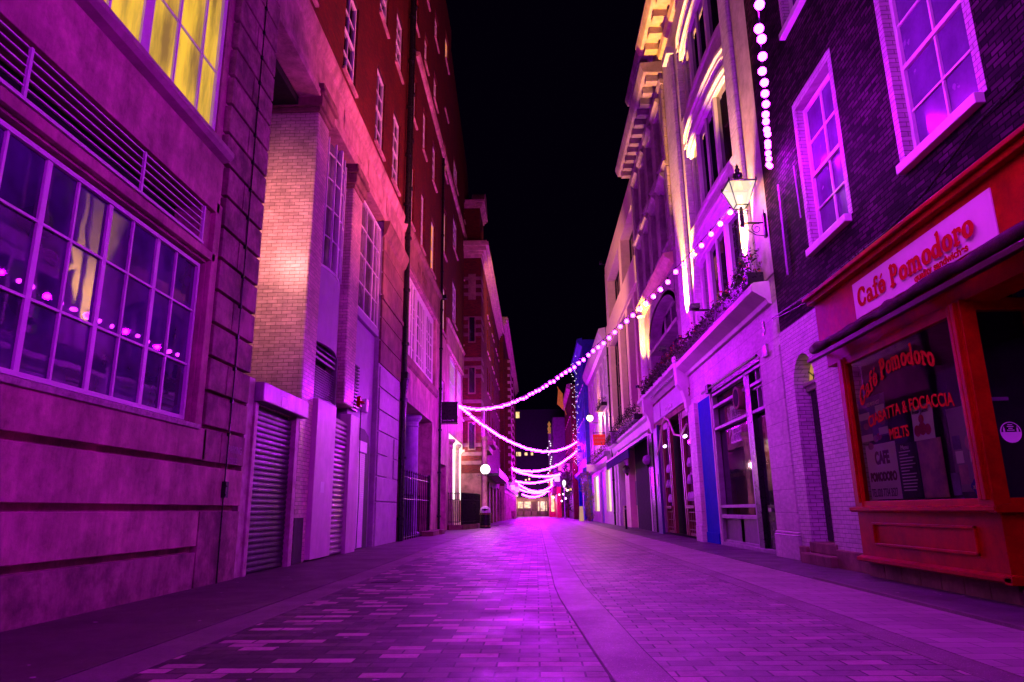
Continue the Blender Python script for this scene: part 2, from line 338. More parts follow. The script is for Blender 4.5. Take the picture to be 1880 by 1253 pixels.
def paving_mat():
    m, nt, bs, N = newmat('stone paving'); P = coords(nt); b = N('TexBrick'); nt.links.new(P, b.inputs['Vector'])
    for k, v in (('Scale', 1), ('Brick Width', .42), ('Row Height', .21), ('Mortar Size', .005), ('Mortar Smooth', .2), ('Bias', 0)): b.inputs[k].default_value = v
    b.inputs['Color1'].default_value = (.24, .15, .20, 1); b.inputs['Color2'].default_value = (.34, .24, .28, 1); b.inputs['Mortar'].default_value = (.05, .035, .045, 1)
    c = mix(nt, b.outputs['Color'], ramp(nt, noise(nt, P, .8, 8, .7), ((.3, .55), (.62, 1.05))), 1.0, 'MULTIPLY')
    nt.links.new(c, bs.inputs['Base Color']); bs.inputs['Roughness'].default_value = .5
    p = bump(nt, bs, noise(nt, P, 40, 6, .7), .35, .006)
    inv = N('Math', operation='SUBTRACT'); inv.inputs[0].default_value = 1; nt.links.new(b.outputs['Fac'], inv.inputs[1]); bump(nt, bs, inv.outputs[0], .5, .006, p); return m
YN, YF = -14.0, 122.0
struct('ground', MB().box(-60, 60, -40, 200, -.3, -.02), asphalt_mat('distant ground', (.05, .04, .045)))
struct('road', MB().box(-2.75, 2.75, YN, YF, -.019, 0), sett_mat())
m_gran = asphalt_mat('granite band', (.19, .12, .15), 60, .9, .5, .35)
def band(name, L, R, z0, z1, mat):
    mb = MB(); n = len(L)
    for i in range(n-1):
        a, b, c, d = L[i], L[i+1], R[i+1], R[i]
        mb.prism([(a[0], a[1], z0), (b[0], b[1], z0), (c[0], c[1], z0), (d[0], d[1], z0)][::-1], (0, 0, z1-z0))
    return struct(name, mb, mat)
m_line = asphalt_mat('mortar line', (.03, .02, .025), 60)
sl = [(.62, YN), (.62, 3.2), (.47, 4.67), (.42, 5.6), (.345, 7.2), (.27, 8.8), (.24, 10.2), (.24, 100)]; sr = [(x+.37, y) for x, y in sl]; sr[4] = (.745, 7.2); sr[5] = (.69, 8.8); sr[6] = (.64, 10.2); sr[7] = (.62, 100)
band('road_joint', [(x-.014, y) for x, y in sl], [(x+.014, y) for x, y in sr], 0, .004, m_line)
band('road_band', sl, sr, 0.0005, .008, m_gran)
m_gut = asphalt_mat('gutter stone', (.17, .11, .13), 50, .2, .55, .3); m_asph = asphalt_mat('pavement asphalt', (.085, .05, .06), 60, .35, .6, .5); m_asph2 = asphalt_mat('pavement asphalt blue', (.085, .055, .085), 60, .2, .5, .5)
struct('gutter', MB().box(-3.16, -2.75, YN, 48, -.019, .004), m_gut)
struct('pavement', MB().box(-8, -3.16, YN, 52, -.019, .012), m_asph)
struct('pavement', MB().box(-8, -2.75, 52, YF, -.019, .006), m_asph)
struct('gutter', MB().box(2.75, 3.0, YN, YF, -.019, .004), m_gran)
struct('paving', MB().box(3.02, 4.12, YN, YF, -.019, .002), paving_mat())
struct('kerb', MB().box(4.12, 4.17, YN, 10.9, -.019, .035), m_gut)
struct('pavement', MB().box(4.17, 9, YN, 10.9, -.019, .034).box(4.12, 9, 10.9, YF, -.019, .012), m_asph2)
g = tag(MB().box(-2.55, -2.15, 10.9, 11.3, 0, .006).build('drain_cover', M('iron', (.012, .01, .012), .5, .5)), 'black iron drain cover set in the dark block paving', 'drain cover')
# ------------------------------------------------------------------ grey stone building with tall steel windows (nearest, X<0)
b1 = thing('stone_building', 'rusticated stone building with steel framed windows, long louvre strip and yellow lit upper window', 'building', (-5, 6, 0))
L = -5.0
wb = MB(); hol = [(-6, 9.86, 2.36, 4.86, .24), (-6, 9.56, 5.08, 5.68, .5), (-6, 9.78, 6.80, 12.6, .2)]
grid_wall(wb, L-.09, 1, -9, 11.55, 0, 14, hol, deep=4)
# coursed base with open grooves
pb_ = MB().box(L-.10, L+.02, -9, 10.2, 0, .51)
for z0, z1, ye in ((.60, 1.09, 10.2), (1.18, 1.75, 11.6), (1.84, 2.30, 10.2)): wb.box(L-.10, L+.02, -9, ye-(0 if ye > 11 else 0), z0, z1)
zc = 1.83
k = 0
pb_.box(L-.10, L+.02, 10.24, 11.6, 0, 1.09)
wb.box(L-.10, L-.01, -9, 9.98, 5.72, 6.6).box(L-.10, L-.01, -9, 9.98, 4.90, 5.04).box(L-.10, L-.01, 9.88, 10.08, 2.3, 5.9)
while zc < 13.6:
    j = 10.72+.22*(k % 2)
    pb_.box(L-.10, L+.02, 10.12 if zc < 6.5 else 9.98, j-.014, zc, zc+.485); pb_.box(L-.10, L+.02, j+.014, 11.6, zc, zc+.485); zc += .54; k += 1
wb.build('wall', m_stone, b1, bevel=.008)
pb_.build('rusticated_pier', M('sooty rusticated stone', (.44, .20, .24), .75, var=.45, streak=.4, sc=1.8, bmp=.6, grime=.45), b1, bevel=.01)
f = MB().prof([(-.03, 6.60), (.10, 6.64), (.16, 6.70), (.16, 6.78), (.02, 6.82), (-.03, 6.82)], L, 1, -8, 9.95).build('sill', M('lead sill', (.4, .28, .27), .6), b1)
MB().prof([(-.1, 2.26), (.05, 2.27), (.06, 2.34), (-.2, 2.37)], L, 1, -8, 9.92).build('sill', M('flaky sill', (.55, .4, .42), .6, var=.6, sc=9), b1, bevel=.01)
MB().box(L-.55, L-.5, -8, 9.7, 5.0, 5.8).build('vent_backing', m_dark, b1)
lv = MB()
for i in range(6):
    z = 5.12+i*.108; lv.box(L-.06, L-.035, -6, 9.55, z-.009, z+.009)
for y in (9.54, 7.9, 5.83, 3.7): lv.box(L-.05, L-.015, y-.018, y+.018, 5.09, 5.67)
lv.box(L-.05, L+.0, -6, 9.56, 5.06, 5.095)
lv.build('louvre', m_white, b1)
# steel window
bars = []; y = 8.65
wn = sash(b1, L, 1, -6, 9.80, 2.40, 4.82, m_white, glass('rippled factory glass', (.09, .018, .20), .02, .03), rd=.2, fr=.055, sill=0, meet=False,
     bars=[(8.66-1.09*i, .075) for i in range(13)]+[(9.15-1.09*i, .032) for i in range(14)], zbars=[4.05, 3.22])
# upper window, lit yellow
wn = sash(b1, L, 1, -6, 9.74, 6.84, 12.5, m_white, m_yel, rd=.16, fr=.11, sill=0, meet=False,
     bars=[(9.15, .045), (8.45, .055), (7.72, .2), (6.95, .05), (6.2, .05), (5.5, .18)], zbars=[8.1, 10.2])
MB().tube([(L+.04, 10.93, 0), (L+.045, 10.9, 1.2), (L+.05, 10.92, 5), (L+.045, 10.9, 9), (L+.05, 10.9, 13.5)], .012, 6).build('cable', m_black, b1)
jb = MB()
for z in [1.35, 1.5]+[2.3+.54*i for i in range(20)]: jb.box(L+.02, L+.065, 10.885, 10.935, z-.03, z+.03)
jb.build('cable_clip', m_black, b1)
MB().box(L+.02, L+.09, 10.86, 10.96, 1.30, 1.55).build('junction_box', m_black, b1)
text_obj('lettering', 'PARKING', .17, M('chalky white', (.5, .4, .45), .7), b1, (L+.021, 10.98, 2.02), (0, 1, 0), (0, 0, 1), sx=.72, depth=.002)
text_obj('lettering', 'IN COURSE', .15, M('chalky white worn', (.4, .3, .36), .7), b1, (L+.021, 10.96, 1.84), (0, 1, 0), (0, 0, 1), sx=.5, depth=.002)
# ------------------------------------------------------------------ brick warehouse on white glazed-brick piers
b2 = thing('brick_building', 'red brick block over a pink stone beam carried by white glazed brick piers', 'building', (-5.1, 18.5, 0))
L = -5.1
Z1 = 33
def rows_cols(cols, rows): return [(a, b, c, d, .16) for a, b in cols for c, d in rows]
cols2 = [(12.6, 13.8), (16.25, 17.55), (20.05, 21.3), (22.75, 24.05)]; rows2 = [(13.0, 15.9), (17.95, 20.4), (22.5, 24.6), (26.6, 28.5)]
cols3 = [(26.3, 27.4), (29.2, 30.3), (32.3, 33.7)]; rows3 = [(12.95, 15.8), (17.9, 20.2), (22.75, 24.4), (26.6, 28.3)]
grid_wall(wb := MB(), L, 1, 11.62, 25.6, 12.5, Z1, rows_cols(cols2, rows2), deep=6); wb.build('wall', m_redbrick, b2)
for a, b in cols2:
    for c, d in rows2: sash(b2, L, 1, a, b, c, d, m_white, m_glass, rd=.13, fr=.085, silm=m_stone)
# stone beam (fascia) with mouldings and a raised panel
MB().prof([(-.5, 10.9), (.04, 10.9), (.06, 11.05), (.0, 11.12), (.0, 12.05), (.05, 12.1), (.12, 12.35), (.12, 12.5), (-.5, 12.52)], L, 1, 11.62, 25.6).build('stone_beam', m_stone, b2, bevel=.01)
pn = MB()
for a, b in ((16.6, 18.6), (19.4, 21.4), (22.1, 24.6)): pn.box(L, L+.03, a, b, 11.3, 11.9)
pn.build('panel', m_stone, b2, bevel=.015)
MB().box(L-6, L-1.6, 11.62, 25.6, 0, 10.9).box(L-1.6, L-.5, 11.62, 14.6, 10.7, 10.9).build('back_wall', M('recess shade black', (.012, .006, .01), .8), b2)  # near-black colour puts the shade of the recess into this wall
def pier(y0, y1, z0, z1, deep=1.6):
    o = MB().box(L-deep, L+.0, y0, y1, z0, z1).build('pier', m_glaze, b2, bevel=.045)
    cap = MB()
    for k, (e, a, b) in enumerate(((.04, 0, .12), (.10, .12, .42), (.17, .42, .55), (.13, .55, .72))): cap.box(L-deep, L+e, y0-e, y1+e, z1+a, z1+b-.002)
    cap.build('capital', m_stone_dk, o, bevel=.03)
pier(14.6, 15.45, 0, 10.55); pier(17.95, 18.95, 3.9, 10.2, 1.0)
MB().box(L+.001, L+.012, 14.62, 15.2, 0, .95).build('dark_plinth', M('dark base paint', (.05, .03, .05), .6), b2)
# roller shutter in front of the recess
def shutter(y0, y1, z0, z1, X, parent, name='roller_shutter', pitch=.095, mat=None, amp=.018):
    sh = MB(); pr = []
    n = int((z1-z0)/pitch)
    for i in range(n):
        z = z0+i*pitch
        pr += [(0, z), (amp*.9, z+pitch*.25), (amp, z+pitch*.5), (amp*.7, z+pitch*.8), (0, z+pitch*.9)]
    for (a, z), (b, z2) in zip(pr, pr[1:]+[(0, z0+n*pitch)]): sh.poly([(X+a, y0, z), (X+a, y1, z), (X+b, y1, z2), (X+b, y0, z2)], (1, 0, 0))
    sh.box(X-.1, X-.06, y0, y1, z0, z1)
    return sh.build(name, mat or m_metal, parent)
s1 = tag(MB().box(L-.12, L+.06, 11.68, 11.98, 0, 3.42).box(L-.05, L+.10, 11.98, 12.12, 0, 3.0).box(L-.05, L+.10, 14.12, 14.32, 0, 3.02).box(L-.06, L-.02, 12.1, 14.2, 3.0, 3.05).build('roller_shutter', M('flaking white frame', (.66, .5, .5), .5, var=.3, sc=4, streak=.3, col2=(.35, .2, .2)), bevel=.006), 'ribbed steel roller shutter in a flaking white frame beside the rusticated stone corner', 'shutter')
shutter(12.12, 14.12, .02, 3.0, L-.02, s1, 'curtain', .10, M('dark shutter steel', (.09, .06, .10), .36, .7, streak=.5))
MB().box(L-.3, L+.22, 12.02, 14.5, 3.02, 3.38).build('shutter_box', M('white box metal', (.5, .42, .5), .35, .3, streak=.4, sc=2), s1, bevel=.02)
MB().box(L+.221, L+.224, 12.9, 13.2, 3.05, 3.25).build('sticker', m_white, s1)
# bay 1: bowed window, blank spandrel, louvres
def bow(parent, y0, y1, z0, z1, X, out, mat, name, n=6, t=.08):
    mb = MB(); P = [(X+out*math.sin(math.pi*i/n), y0+(y1-y0)*i/n) for i in range(n+1)]
    mb.prism([(x, y, z0) for x, y in P]+[(x-t, y, z0) for x, y in reversed(P)], (0, 0, z1-z0)); return mb.build(name, mat, parent), P
m_spand = M('painted render', (.38, .25, .42), .5, var=.15, bmp=.08)
bow(b2, 15.45, 17.9, 5.1, 7.05, L-.25, .20, m_spand, 'spandrel')
bow(b2, 15.45, 17.9, 7.05, 10.6, L-.33, .20, m_glass_v, 'glazing')
_, P = bow(b2, 15.45, 17.9, 7.03, 7.1, L-.25, .22, m_white, 'window_sill')
fr = MB()
for x, y in P[1:-1:1]: fr.box(x-.02, x+.03, y-.022, y+.022, 7.1, 10.6)
for z in (7.9, 8.7, 9.5, 10.2):
    for (x, y), (x2, y2) in zip(P, P[1:]): fr.tube([(x, y, z), (x2, y2, z)], .018, 6)
fr.box(L-.16, L-.02, 16.72, 16.84, 7.05, 10.7)
fr.build('window_frame', m_white, b2)
MB().box(L-.6, L-.55, 15.4, 18, 3.4, 5.1).build('vent_backing', m_dark, b2)
lv = MB()
for i in range(3): lv.box(L-.35, L-.24, 15.45, 17.9, 4.75+i*.15, 4.81+i*.15)
for i in range(14): lv.prism([(L-.38, 15.5, 3.78+i*.062), (L-.26, 15.5, 3.76+i*.062), (L-.26, 15.5, 3.775+i*.062), (L-.38, 15.5, 3.80+i*.062)], (0, 2.3, 0))
lv.box(L-.34, L-.2, 17.78, 17.9, 3.7, 5.1); lv.build('louvre', m_metal, b2)
bow(b2, 15.45, 17.9, 3.42, 3.72, L-.2, .22, m_spand, 'ledge')
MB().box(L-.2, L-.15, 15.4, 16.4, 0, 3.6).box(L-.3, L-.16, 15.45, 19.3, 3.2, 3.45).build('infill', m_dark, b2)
s2 = tag(MB().box(L-.2, L+.12, 15.42, 16.9, .05, 3.62).box(L-.2, L+.10, 18.35, 19.3, .0, 3.66).build('shutter_surround', M('smooth white panel', (.70, .52, .60), .4, var=.15, streak=.2, bmp=.05), bevel=.012), 'tall smooth white boxed panels flanking a bright ribbed steel shutter between glazed brick piers', 'shutter')
shutter(16.9, 18.35, .03, 3.45, L-.02, s2, 'curtain', .125, M('bright shutter steel', (.35, .26, .32), .35, .6), .035)
# bay 2
MB().box(L-.6, L-.18, 18.95, 21.85, 0, 6.75).build('rendered_wall', m_spand, b2)
MB().box(L-.2, L-.04, 18.95, 21.8, 6.7, 6.95).build('ledge', m_spand, b2, bevel=.02)
sash(b2, L, 1, 19.0, 21.7, 6.95, 10.5, m_white, m_glass_v, rd=.12, fr=.06, sill=0, meet=False, bars=[(19.9, .03), (20.8, .09), (21.3, .03)], zbars=[7.8, 8.7, 9.6])
lamp_b = MB().box(L-.35, L-.3, 19.1, 19.9, 7.3, 7.8).box(L-.35, L-.3, 19.1, 19.9, 8.5, 9.0)
lv = MB()
for i in range(14): lv.box(L-.16, L-.08, 19.0, 19.75, 3.9+i*.1, 3.94+i*.1)
lv.build('louvre', m_black, b2)
ar = MB().box(L-.17, L-.10, 19.3, 21.4, 0, 3.05); ar.prism([(L-.17, 19.3, 3.05), (L-.17, 21.4, 3.05), (L-.17, 21.2, 3.35), (L-.17, 20.7, 3.5), (L-.17, 19.3, 3.5)], (.07, 0, 0)); ar.build('opening_shadow', M('arch recess shade', (.06, .03, .07), .6), b2)  # dark arched panel stands in for the shade of a recess
s3 = tag(MB().box(L-.1, L-.02, 19.35, 20.75, 2.78, 3.1).build('small_shutter', m_white, bevel=.01), 'narrow pale pink slatted shutter door in an arched recess with an alarm box above', 'shutter')
shutter(19.4, 20.7, .05, 2.78, L-.07, s3, 'curtain', .06, m_white, .012)
tag(MB().box(L-.16, L+.0, 20.4, 20.68, 4.0, 4.42).build('alarm_box', m_white, bevel=.03), 'white alarm box on the purple rendered wall above the arched shutter', 'alarm box', 'alarm boxes')
# rusticated end pier
rp = MB().box(L-1, L-.02, 21.9, 25.5, 0, 10.9); z = 0
for z0, z1 in ((0, 1.35), (1.39, 2.15), (2.19, 2.85), (2.89, 3.6), (3.64, 4.3), (4.34, 5.05), (5.09, 5.75)):
    if 2.1 < z0 < 3.5: rp.box(L-.05, L+.03, 22.0, 23.5, z0, z1).box(L-.05, L+.03, 24.6, 25.3, z0, z1)
    else: rp.box(L-.05, L+.03, 22.0, 25.3, z0, z1)
rp.build('rusticated_pier', M('pale stone', (.50, .40, .50), .6, var=.2, grime=.25, bmp=.2), b2, bevel=.02)
rp = MB()
for i in range(6): rp.box(L-.05, L+.03, 21.9, 25.4, 5.85+i*.8, 6.62+i*.8)
rp.box(L, L+.09, 21.85, 25.4, 8.05, 8.2); rp.build('upper_pier', m_stone_dk, b2, bevel=.01)
MB().prof([(0, 10.3), (.1, 10.4), (.22, 10.75), (.22, 10.88), (0, 10.88)], L, 1, 21.8, 25.45).build('capital', m_stone_dk, b2, bevel=.01)
# ------------------------------------------------------------------ black downpipes
def downpipe(name, label, X, Y, z0, z1, r=.075, heads=(), clips=2.2):
    mb = MB().tube([(X, Y, z0), (X, Y, z1)], r, 10); z = z0+.8
    while z < z1: mb.lathe((X, Y, z), [(r, -.05), (r*1.5, -.05), (r*1.5, .05), (r, .05)], 10); z += clips
    for h in heads: mb.prism([(X-.16, Y-.2, h+.4), (X+.16, Y-.2, h+.4), (X+.16, Y+.2, h+.4), (X-.16, Y+.2, h+.4)], (0, 0, .25)); mb.lathe((X, Y, h), [(r, -.2), (r*1.3, 0), (.19, .4)], 8)
    return tag(mb.build(name, m_black, smooth=False), label, 'drainpipe')
downpipe('downpipe', 'thick black downpipe with hopper head beside the lilac porch', L+.12, 25.62, 0, 33, .1, (5.6,))
downpipe('downpipe', 'second black downpipe with a bent foot high beside the thick one', L+.16, 25.0, 12.2, 33, .09)
downpipe('downpipe', 'slim black downpipe beside the black projecting sign', L+.1, 35.8, 0, 21, .07, ())
downpipe('downpipe', 'far black downpipe where the brick block meets the banded bay building', L+.1, 51.7, 0, 26, .09, ())
# ------------------------------------------------------------------ brick building with the columned porch
b3 = thing('brick_building', 'red brick block with a recessed columned porch and wide white windows under a stone fascia', 'building', (-5.1, 30.6, 0))
grid_wall(wb := MB(), L, 1, 25.6, 35.75, 12.6, Z1, rows_cols(cols3, rows3), deep=6); wb.build('wall', m_redbrick, b3)
for i, (a, b) in enumerate(cols3):
    for j, (c, d) in enumerate(rows3): sash(b3, L, 1, a, b, c, d, m_white, m_orange if (i == 2 and j == 0) else m_glass, rd=.16, fr=.085, silm=m_stone)
grid_wall(wb := MB(), L, 1, 25.75, 35.75, 0, 12.6, [(26.0, 33.7, 0, 5.35, 1.9), (25.95, 34.6, 7.2, 10.9, .3)], deep=6, top=False); wb.build('stone_wall', m_stone, b3)
MB().box(L-1.95, L-1.9, 25.8, 35, 0, 5.5).build('porch_back', M('lilac render', (.30, .2, .5), .6), b3)
MB().prof([(0, 10.95), (.07, 11.0), (.03, 11.1), (.03, 12.3), (.14, 12.45), (.14, 12.6), (0, 12.62)], L, 1, 25.75, 35.75).prof([(0, 6.75), (.1, 6.85), (.1, 7.15), (0, 7.2)], L, 1, 25.75, 35.0).build('fascia', m_stone_dk, b3)
text_obj('carved_letters', 'HOUSE', .7, m_stone_dk, b3, (L+.04, 28.5, 11.4), (0, 1, 0), (0, 0, 1), sx=1.2, depth=.03)
sash(b3, L, 1, 26.0, 29.2, 7.25, 10.85, m_white, m_glass_v, rd=.2, fr=.14, sill=0, meet=False, bars=[(26.6, .05), (27.2, .05), (27.9, .35), (28.5, .3)], zbars=[7.9, 8.6, 9.35, 9.75])
sash(b3, L, 1, 29.3, 31.9, 7.25, 10.85, m_white, m_glass_v, rd=.2, fr=.3, sill=0, meet=False, bars=[(30.3, .05), (30.7, .05), (31.2, .2)], zbars=[7.9, 8.6, 9.35, 9.75])
sash(b3, L, 1, 32.0, 34.5, 7.25, 10.85, m_white, m_glass_v, rd=.2, fr=.3, sill=0, meet=False, bars=[(32.9, .05), (33.5, .05)], zbars=[7.9, 8.6, 9.35, 9.75])
def column(parent, x, y, z1, r, mat, z0=0, name='column'):
    MB().lathe((x, y, 0), [(r*1.35, z0), (r*1.35, z0+.12), (r*1.05, z0+.2), (r, z0+.35), (r*.88, z1-.55), (r, z1-.5), (r*.92, z1-.42), (r*.92, z1-.3), (r*1.3, z1-.15), (r*1.35, z1-.13), (r*1.35, z1), (.01, z1)], 20).build(name, mat, parent, smooth=False)
column(b3, -5.65, 31.2, 5.35, .33, M('lilac column', (.42, .3, .55), .5, bmp=.1))
column(b3, -6.6, 31.2, 5.35, .33, M('lilac column b', (.42, .3, .55), .5, bmp=.1))
# railings
def railing(name, label, pts, h, n, group='black iron railings', plinth=0, z0=0, r=.014, rails=(.12, .8), spike=.12, cat='railing'):
    t = thing(name, label, cat, (pts[0][0], pts[0][1], 0), group)
    br = MB(); rl = MB(); pl = MB(); tot = 0
    segs = [(Vector((*a, 0)), Vector((*b, 0))) for a, b in zip(pts, pts[1:])]; total = sum((b-a).length for a, b in segs)
    for a, b in segs:
        L_ = (b-a).length; k = max(1, round(n*L_/total)); d = (b-a)/L_
        for i in range(k+1):
            p = a+(b-a)*i/k; br.tube([p+Vector((0, 0, z0+plinth)), p+Vector((0, 0, z0+h))], r, 6); br.tube([p+Vector((0, 0, z0+h)), p+Vector((0, 0, z0+h+spike*.35)), p+Vector((0, 0, z0+h+spike))], [r, r*1.9, .002], 6, False)
        for q in rails: zz = z0+plinth+(h-plinth)*q; rl.tube([a+Vector((0, 0, zz)), b+Vector((0, 0, zz))], .016, 6)
        if plinth: nn = Vector((-d.y, d.x, 0))*.13; pl.prism([a+nn, b+nn, b-nn, a-nn][::-1], (0, 0, plinth))
    br.build('bars', m_black, t); rl.build('rail', m_black, t)
    if plinth: pl.build('plinth', m_stone_dk, t)
    return t
railing('railing', 'tall black gate railing with spear tops in front of the lilac porch column', [(-5.05, 26.0), (-5.0, 32.4)], 2.55, 13, rails=(.04, .6, .93), r=.022)
railing('railing', 'lower inner run of black bars behind the tall porch gate', [(-5.5, 26.1), (-5.5, 32.6)], 1.7, 26, rails=(.04, .93), r=.012)
MB_ = MB().tube([(-5.0, 32.4, 0), (-5.0, 32.4, 2.7)], .06, 8); tag(MB_.build('gate_post', m_black), 'thick black iron post closing the tall porch gate', 'post')
tag(MB().box(-4.95, -4.4, 32.6, 33.6, 0, .22).box(-5.1, -4.5, 30.6, 32.4, 0, .2).build('doorstep', m_stone_dk, bevel=.02), 'low stone steps at the foot of the porch gate', 'step')
# ------------------------------------------------------------------ brick building over lit stone columns
b4 = thing('brick_building', 'brick block with amber stair windows over stone columns lit white at street level', 'building', (-5.1, 43.7, 0))
st = [(36.6, 38.2, z0, z1, .16) for z0, z1 in ((10.95, 13.7), (15.6, 18.5), (20.7, 22.6), (24.9, 26.8), (28.4, 30.4))]
c4 = [(41.4, 43.9), (48.2, 50.3)]; r4 = [(12.85, 15.6), (17.85, 20.1), (22.7, 24.4)]
grid_wall(wb := MB(), L, 1, 35.75, 52, 10.75, 26, [s for s in st if s[3] < 25]+rows_cols(c4, r4), deep=6, top=False); wb.build('wall', m_redbrick, b4)
grid_wall(wb := MB(), L, 1, 35.75, 39.4, 26, 32.5, [s for s in st if s[3] > 26 and s[2] > 26], deep=6); wb.build('stair_tower_wall', m_redbrick, b4)
mb = MB().prism([(L, 39.4, 26), (L, 52, 26), (L, 50.5, 28), (L, 39.4, 31)], (-6, 0, 0)).build('gable_wall', m_redbrick, b4)
for h in st: sash(b4, L, 1, h[0], h[1], h[2], h[3], m_white, m_orange if h[2] > 14 else m_yel, rd=.16, fr=.085, silm=m_stone)
for a, b in c4:
    for c, d in r4: sash(b4, L, 1, a, b, c, d, m_white, m_glass_v, rd=.14, fr=.1, silm=m_stone, nx=3)
MB().prof([(0, 21.3), (.12, 21.35), (.18, 21.55), (0, 21.6)], L, 1, 27, 51.9).build('string_course', m_stone, b4)
grid_wall(wb := MB(), L, 1, 35.85, 52, 0, 10.75, [(36.3, 39.2, 0, 3.55, .8), (40.3, 50.8, .05, 5.6, 1.0), (36.5, 38.2, 5.9, 8.2, .2), (40.4, 43.9, 7.3, 10.4, .2), (44.4, 47.4, 7.3, 10.4, .2), (47.9, 51, 7.3, 10.4, .2)], deep=6, top=False); wb.build('stone_wall', m_stone, b4)
MB().prof([(0, 10.5), (.1, 10.6), (.05, 10.8), (.05, 12.0), (.16, 12.15), (0, 12.2)], L, 1, 38.6, 52).build('fascia', m_stone, b4)
for a, b in ((36.5, 38.2),): sash(b4, L, 1, a, b, 5.9, 8.2, m_white, m_glass_v, fr=.1)
for a, b in ((40.4, 43.9), (44.4, 47.4), (47.9, 51)): sash(b4, L, 1, a, b, 7.3, 10.4, m_white, lit('pale lit office glass', (1, .55, .62), .40, .6), fr=.22, nx=4, nz=4)
MB().box(L-1.0, L-.9, 40.3, 50.8, 0, 5.6).build('lobby_back', M('cream lobby', (.6, .5, .36), .6), b4)
MB().box(L-.85, L-.8, 36.3, 39.2, 0, 3.55).build('door', M('purple door', (.12, .05, .12), .5), b4)
m_tube = lit('white tube light', (1, .86, .76), 3.2, 0); m_col = M('sandstone column', (.55, .43, .30), .6, bmp=.15)
for i, y in enumerate((41.2, 44.6, 48.6)):
    column(b4, L-.12, y, 5.25, .30, m_col, .1)
    if i < 2:
        MB().tube([(L-.08, y+1.9, 1.75), (L-.08, y+1.9, 5.2)], .13, 8).build('tube_light', m_tube, b4)
MB().box(L-.4, L-.04, 40.4, 50.7, 5.3, 5.57).build('tube_light', lit('soffit light', (1, .86, .72), 1.3, 0), b4)
for y in (42.5, 47.5): lamp('lobby_light', 'POINT', (L-.45, y, 4.9), 220, (1, .85, .6), .15, b4)
railing('railing', 'curved black area railing on a stone plinth behind the litter bin', [(-5.05, 40.0), (-4.35, 40.4), (-3.75, 43.2), (-3.7, 45.8), (-3.9, 48.0)], 2.0, 70, plinth=.28, rails=(.1, .82), r=.024)
sg = thing('hanging_sign', 'black square sign projecting beside the slim downpipe with string lights tied above it', 'sign', (-5.0, 36.2, 6.2))
MB().box(-4.97, -4.12, 36.15, 36.25, 5.62, 6.72).build('panel', m_black, sg, bevel=.01)
MB().box(-5.1, -4.1, 36.17, 36.23, 6.72, 6.76).box(-5.1, -4.1, 36.17, 36.23, 5.55, 5.60).build('bracket', m_black, sg)
text_obj('lettering', 'Studio Colour 950', .12, M('pink letters', (.75, .4, .8), .5, bmp=0), sg, (-4.92, 36.145, 5.72), (1, 0, 0), (0, 0, 1), sx=.68, depth=.003)
# ------------------------------------------------------------------ banded bay building and the terrace running to the far end (X<0)
b5 = thing('banded_building', 'red brick building with pale stone bands, curved gable and a heavy lit stone cornice', 'building', (-3.8, 60, 0))
L = -3.8
hol = []
for y in (54.4, 56.6, 60.5, 62.7, 66.5, 68.7, 71.6):
    for z0, z1 in ((7.2, 9.2), (10.4, 12.6), (13.8, 15.9), (16.9, 18.6)): hol.append((y, y+1.25, z0, z1, .2))
hol += [(50, 53, 5.6, 8.6, .2)]
grid_wall(wb := MB(), L, 1, 48.3, 74, 3.6, 19.6, hol, deep=4); wb.build('wall', m_redbrick, b5)
grid_wall(wb := MB(), L, 1, 48.3, 74, 0, 3.6, [(50.3, 56, 0, 3.3, 1.2), (58, 61, 0, 3.0, .5), (62.5, 66, 0, 3.0, .5), (68, 72, 0, 3.2, .4)], deep=4, top=False); wb.build('stone_wall', m_stone_dk, b5)
for i, h in enumerate(hol[:-1]): sash(b5, L, 1, h[0], h[1], h[2], h[3], m_white, m_orange if i in (2, 9, 14) else m_glass, rd=.18, fr=.13, silm=m_stone, nz=2)
sash(b5, L, 1, 50, 53, 5.6, 8.6, m_white, m_glass_v, fr=.3, nx=3)
bd = MB()
for z in [4.2+.62*i for i in range(25)]:
    if int((z-4.2)/.62) % 5 < 3: bd.box(L-.1, L+.03, 48.25, 50.2, z, z+.26).box(-5.2, L+.02, 48.26, 48.31, z, z+.26)
bd.build('stone_band', M('dim stone band', (.2, .09, .09), .7), b5)
fl = MB()
for z0 in (5.2, 9.2, 13.0, 16.3):
    fl.box(-4.75, -4.2, 48.2, 48.27, z0, z0+2.0)
fo = fl.build('flank_window', m_stone_dk, b5)
for z0 in (5.3, 9.3, 13.1): MB().box(-4.66, -4.28, 48.17, 48.2, z0, z0+1.8).build('pane', m_glass, fo)
def cornice_box(x0, x1, y0, y1, z, s=1.0):
    m = MB()
    for e, a, b in ((.08, 0, .3), (.2, .3, .5), (.4, .5, .85), (.62, .85, 1.15), (.5, 1.15, 1.3)): m.box(x0-e*s, x1+e*s, y0-e*s, y1+e*s, z+a*s, z+b*s-.003)
    return m
cornice_box(-9, L, 48.3, 74, 19.6, .95).build('cornice', M('lit stone', (.62, .40, .30), .6, grime=.2), b5)
MB().box(-7, L-.15, 49, 52.5, 20.8, 24.0).build('gable', m_redbrick, b5)
cornice_box(-7, L-.1, 49, 52.4, 24.0, .5).build('gable_cornice', m_stone, b5)
MB().prism([(-3.6, 48.8+3.8*i/10, 24.6+1.3*math.sin(math.pi*i/10)) for i in range(11)], (-1.0, 0, 0)).build('curved_pediment', m_stone, b5)
MB().box(L+.0, L+1.1, 51.0, 67, 3.55, 3.75).box(L+1.02, L+1.1, 51, 67, 3.75, 4.1).build('canopy', m_black, b5)
